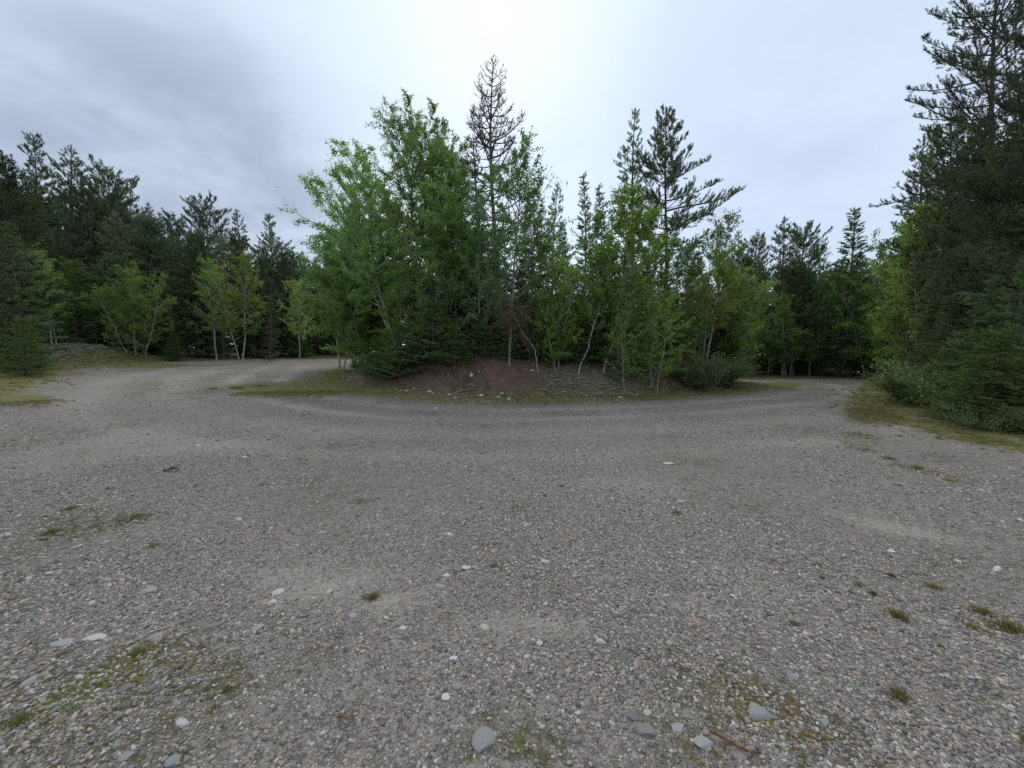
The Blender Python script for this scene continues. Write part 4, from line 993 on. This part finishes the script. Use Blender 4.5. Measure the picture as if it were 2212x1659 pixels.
for i, (px, py, w, asp, c, lb, sh_) in enumerate(stones):
    X0, Y0 = on_ground(px, py, full_h if py < 866 and px > 700 else hill); Z0 = gz(X0, Y0)
    dist = math.sqrt(X0 ** 2 + Y0 ** 2 + (EYE - Z0) ** 2)
    depth = Y0 * math.cos(PITCH) + (EYE - Z0) * math.sin(PITCH)
    a = w / F * depth; off = math.hypot(X0, .001)
    wd = a / max(asp, 1) ** .0; dp = wd / max(asp, .8) * (1.25 if py > 1150 else 1.6)
    me = blob_mesh('stone', 500 + i, 3, (1, 1, 1), .10 if sh_ == 'round' else .17, SM[c], {'round': 2, 'flat': 7, 'tri': 10}[sh_])
    if sh_ == 'tri' and w > 40:
        co = np.empty(len(me.vertices) * 3, np.float32); me.vertices.foreach_get('co', co); co = co.reshape(-1, 3); co[:, 1] *= np.clip(.95 - co[:, 0] * 1.3, .25, 1.6); me.vertices.foreach_set('co', co.ravel())
    o = link('stone', me); o.scale = (wd, dp, wd * {'round': .42, 'flat': .24, 'tri': .30}[sh_]); 
    if py < 866 and sh_ == 'tri': o.scale = (wd, wd * .6, wd * 1.6)
    o.location = (X0, Y0, Z0 + o.scale[2] * .02); o.rotation_euler = (rs.normal() * .08, rs.normal() * .08, (rs.uniform(-.5, .5) if sh_ != 'tri' or w < 40 else -.5))
    tag(o, lb, 'stone', 'small stones along the foot of the mound' if 'along the foot' in lb else 'stones lying on the gravel')

# ------------------------------------------------------------------ sticks
def stick(name, pts, r, label, group=None, mat='stick'):
    W = []
    for px, py in pts:
        a = on_ground(px, py, full_h if py < 866 else hill); W.append([a[0], a[1], gz(*a) + r * 1.2 + .014])
    W = np.array(W); c = W.mean(0); t = np.linspace(0, 1, 18); idx = t * (len(W) - 1)
    Pp = np.stack([np.interp(idx, np.arange(len(W)), W[:, i]) for i in range(3)], 1); Pp[:, :2] += np.cumsum(rs.normal(0, r * .25, (18, 2)), 0)
    b = MB(); b.tube(Pp - c, r * np.linspace(1, .6, 18) * rs.uniform(.85, 1.15, 18), 7)
    for j in (5, 11): b.tube(np.array([Pp[j] - c, Pp[j] - c + np.array([.015, .02, .012]) * (r / .006)]), [r * .6, r * .25], 5)
    o = link(name, b.mesh(name, M[mat], True)); o.location = c; tag(o, label, 'stick', group)
stick('stick', [(1530, 1588), (1555, 1602), (1588, 1622), (1618, 1636), (1642, 1642)], .009, 'thin curved brown stick lying on the gravel at the lower right')
stick('stick', [(728, 1556), (748, 1550), (764, 1553)], .007, 'short dark twig on the gravel below centre left')
stick('stick', [(715, 1375), (733, 1372), (745, 1377)], .004, 'thin twig beside stones at centre left', mat='deadbark')
stick('stick', [(355, 1022), (372, 1016), (388, 1018)], .018, 'grey weathered piece of wood lying on the gravel on the left', mat='deadbark')
stick('stick', [(990, 850), (1008, 846), (1028, 845)], .018, 'pale bare stick at the foot of the mound', mat='deadbark')
stick('stick', [(1408, 838), (1411, 828), (1410, 820)], .018, 'pale bare stick on the right slope of the mound', mat='birchbark')
stick('stick', [(2068, 1665), (2075, 1672)], .006, 'small twig at the lower right', mat='deadbark') if False else None

# ------------------------------------------------------------------ tufts
TM = {'brown': [tuft_mesh(401, 'tuft'), tuft_mesh(402, 'tuft', 500, .7, .35)], 'green': [tuft_mesh(403, 'tuft_green'), tuft_mesh(404, 'tuft_green', 300, .6, .35)]}
tufts = [(1942, 1332, 60, 'brown', 'widest olive tuft in the middle of the right gravel'), (2018, 1268, 46, 'brown', 'olive tuft below the sandy streak on the right'), (1717, 1350, 30, 'brown', 'dark little tuft left of the olive tufts on the right'),
 (1857, 1263, 28, 'brown', 'rusty tuft above the bright green one on the right'), (1886, 1281, 30, 'green', 'bright green tuft on the right gravel'), (1838, 1278, 22, 'green', 'small green tuft left of the bright green one'),
 (1925, 1242, 26, 'green', 'small green tuft above the olive tufts on the right'), (1770, 1220, 26, 'brown', 'rusty tuft at the left of the right hand tufts'), (1775, 1247, 20, 'green', 'tiny green tuft below the rusty one'),
 (2120, 1322, 60, 'brown', 'brown tuft near the right border above another'), (2180, 1358, 80, 'brown', 'wide brown tuft at the right border'), (2098, 1355, 40, 'brown', 'brown tuft left of the wide one at the right border'),
 (1945, 1505, 66, 'brown', 'dark bushy tuft alone at the lower right'), (2212, 1600, 60, 'green', 'green tuft cut by the right border'), (2030, 1395, 26, 'brown', 'faint tuft below the bluish oval stone'),
 (1463, 1108, 28, 'brown', 'brown tuft under the bluish flat stone right of centre'), (1213, 1051, 16, 'brown', 'small rusty tuft beyond the mossy gravel in the centre'), (1110, 1038, 12, 'brown', 'tiny rusty tuft far out in the centre'),
 (580, 952, 14, 'brown', 'dark tuft far out on the gravel, left of centre'), (535, 984, 12, 'brown', 'tiny dark tuft on the gravel on the left'), (233, 1055, 14, 'brown', 'tiny black looking tuft on the left gravel'),
 (1404, 1404, 18, 'green', 'small green moss cushion below centre right'), (1066, 1224, 24, 'green', 'small moss cushion right of the pale angular stone'), (300, 1412, 60, 'green', 'mossy tuft below the angular pinkish stone'),
 (805, 1291, 44, 'brown', 'flat moss patch on the sandy ground near the centre'), (150, 1100, 46, 'green', 'green tuft at the back of the green patch on the left'), (110, 1150, 46, 'green', 'green tuft at the near left of the green patch'),
 (290, 1118, 60, 'green', 'thin grass at the right of the green patch on the left'), (330, 1180, 30, 'brown', 'rusty tuft right of the bluish stone on the left'), (1040, 1100, 20, 'green', 'moss tuft in the gravel just above centre'),
 (510, 838, 60, 'brown', 'dry grass at the tip of the moss left of the island'), (560, 833, 46, 'brown', 'dry grass on the moss strip left of the island'), (460, 840, 30, 'brown', 'last dry tuft of the moss strip towards the left road'),
 (2050, 1040, 30, 'brown', 'small tuft near the right forest edge'), (1980, 1012, 36, 'brown', 'dry tuft on the gravel below the right moss'), (1920, 990, 40, 'green', 'flat green tuft below the right moss'), (490, 1490, 40, 'green', 'moss tuft at the lower left between pebbles'), (40, 1560, 90, 'green', 'wide mossy tuft at the lower left border')]
for i, (px, py, w, c, lb) in enumerate(tufts):
    X0, Y0 = on_ground(px, py); depth = Y0 * math.cos(PITCH) + EYE * math.sin(PITCH); a = w / F * depth
    o = link('grass_tuft', TM[c][i % 2]); o.location = (X0, Y0, gz(X0, Y0)); o.rotation_euler = (0, 0, rs.uniform(0, 6.28)); o.scale = (a * .8, a * .8, min(a * .8, .12 + a * .2)); tag(o, lb, 'grass tuft', 'tufts growing in the gravel')

# clump of withered leaves hanging on the aspen trunk
b = MB(); rr = np.random.RandomState(77)
px0, D0 = 1108, 13.9; x0, y0 = at_depth(px0, D0); z0_ = z_at(690, D0)
b.leaves(rr.normal(0, 1, (2600, 3)) * np.array([.32, .25, .36]), .05, rr, 0)
for _ in range(60):
    d = rr.normal(size=3); b.tube(curve(rr.normal(0, .1, 3), d, .6, 4, -.3, rr, .2), .004, 3)
pl = rr.normal(0, 1, (700, 3)) * np.array([.08, .08, .2]); pl[:, 0] += (-pl[:, 2]) * .45 + .45; pl[:, 2] -= .75
b.leaves(pl, .045, rr, 0)
br = b.mesh('withered_branch', M['brownleaf'])
bx_, by_ = x0, y0
o = link('withered_branch', br); o.location = (x0, y0, z0_); tag(o, 'withered broken branch with brown leaves hanging beside the aspen trunk', 'branch')
b = MB(); b.tube(np.array([[0, 0, .2], [.35, -.05, -.5], [.75, -.1, -1.0], [.95, -.05, gz(x0 + .95, y0 - .05) - z0_ - .05]]), [.02, .018, .014, .01], 6)
link('limb', b.mesh('limb', M['birchbark'], True), o)
print('objects', len(scene.objects))
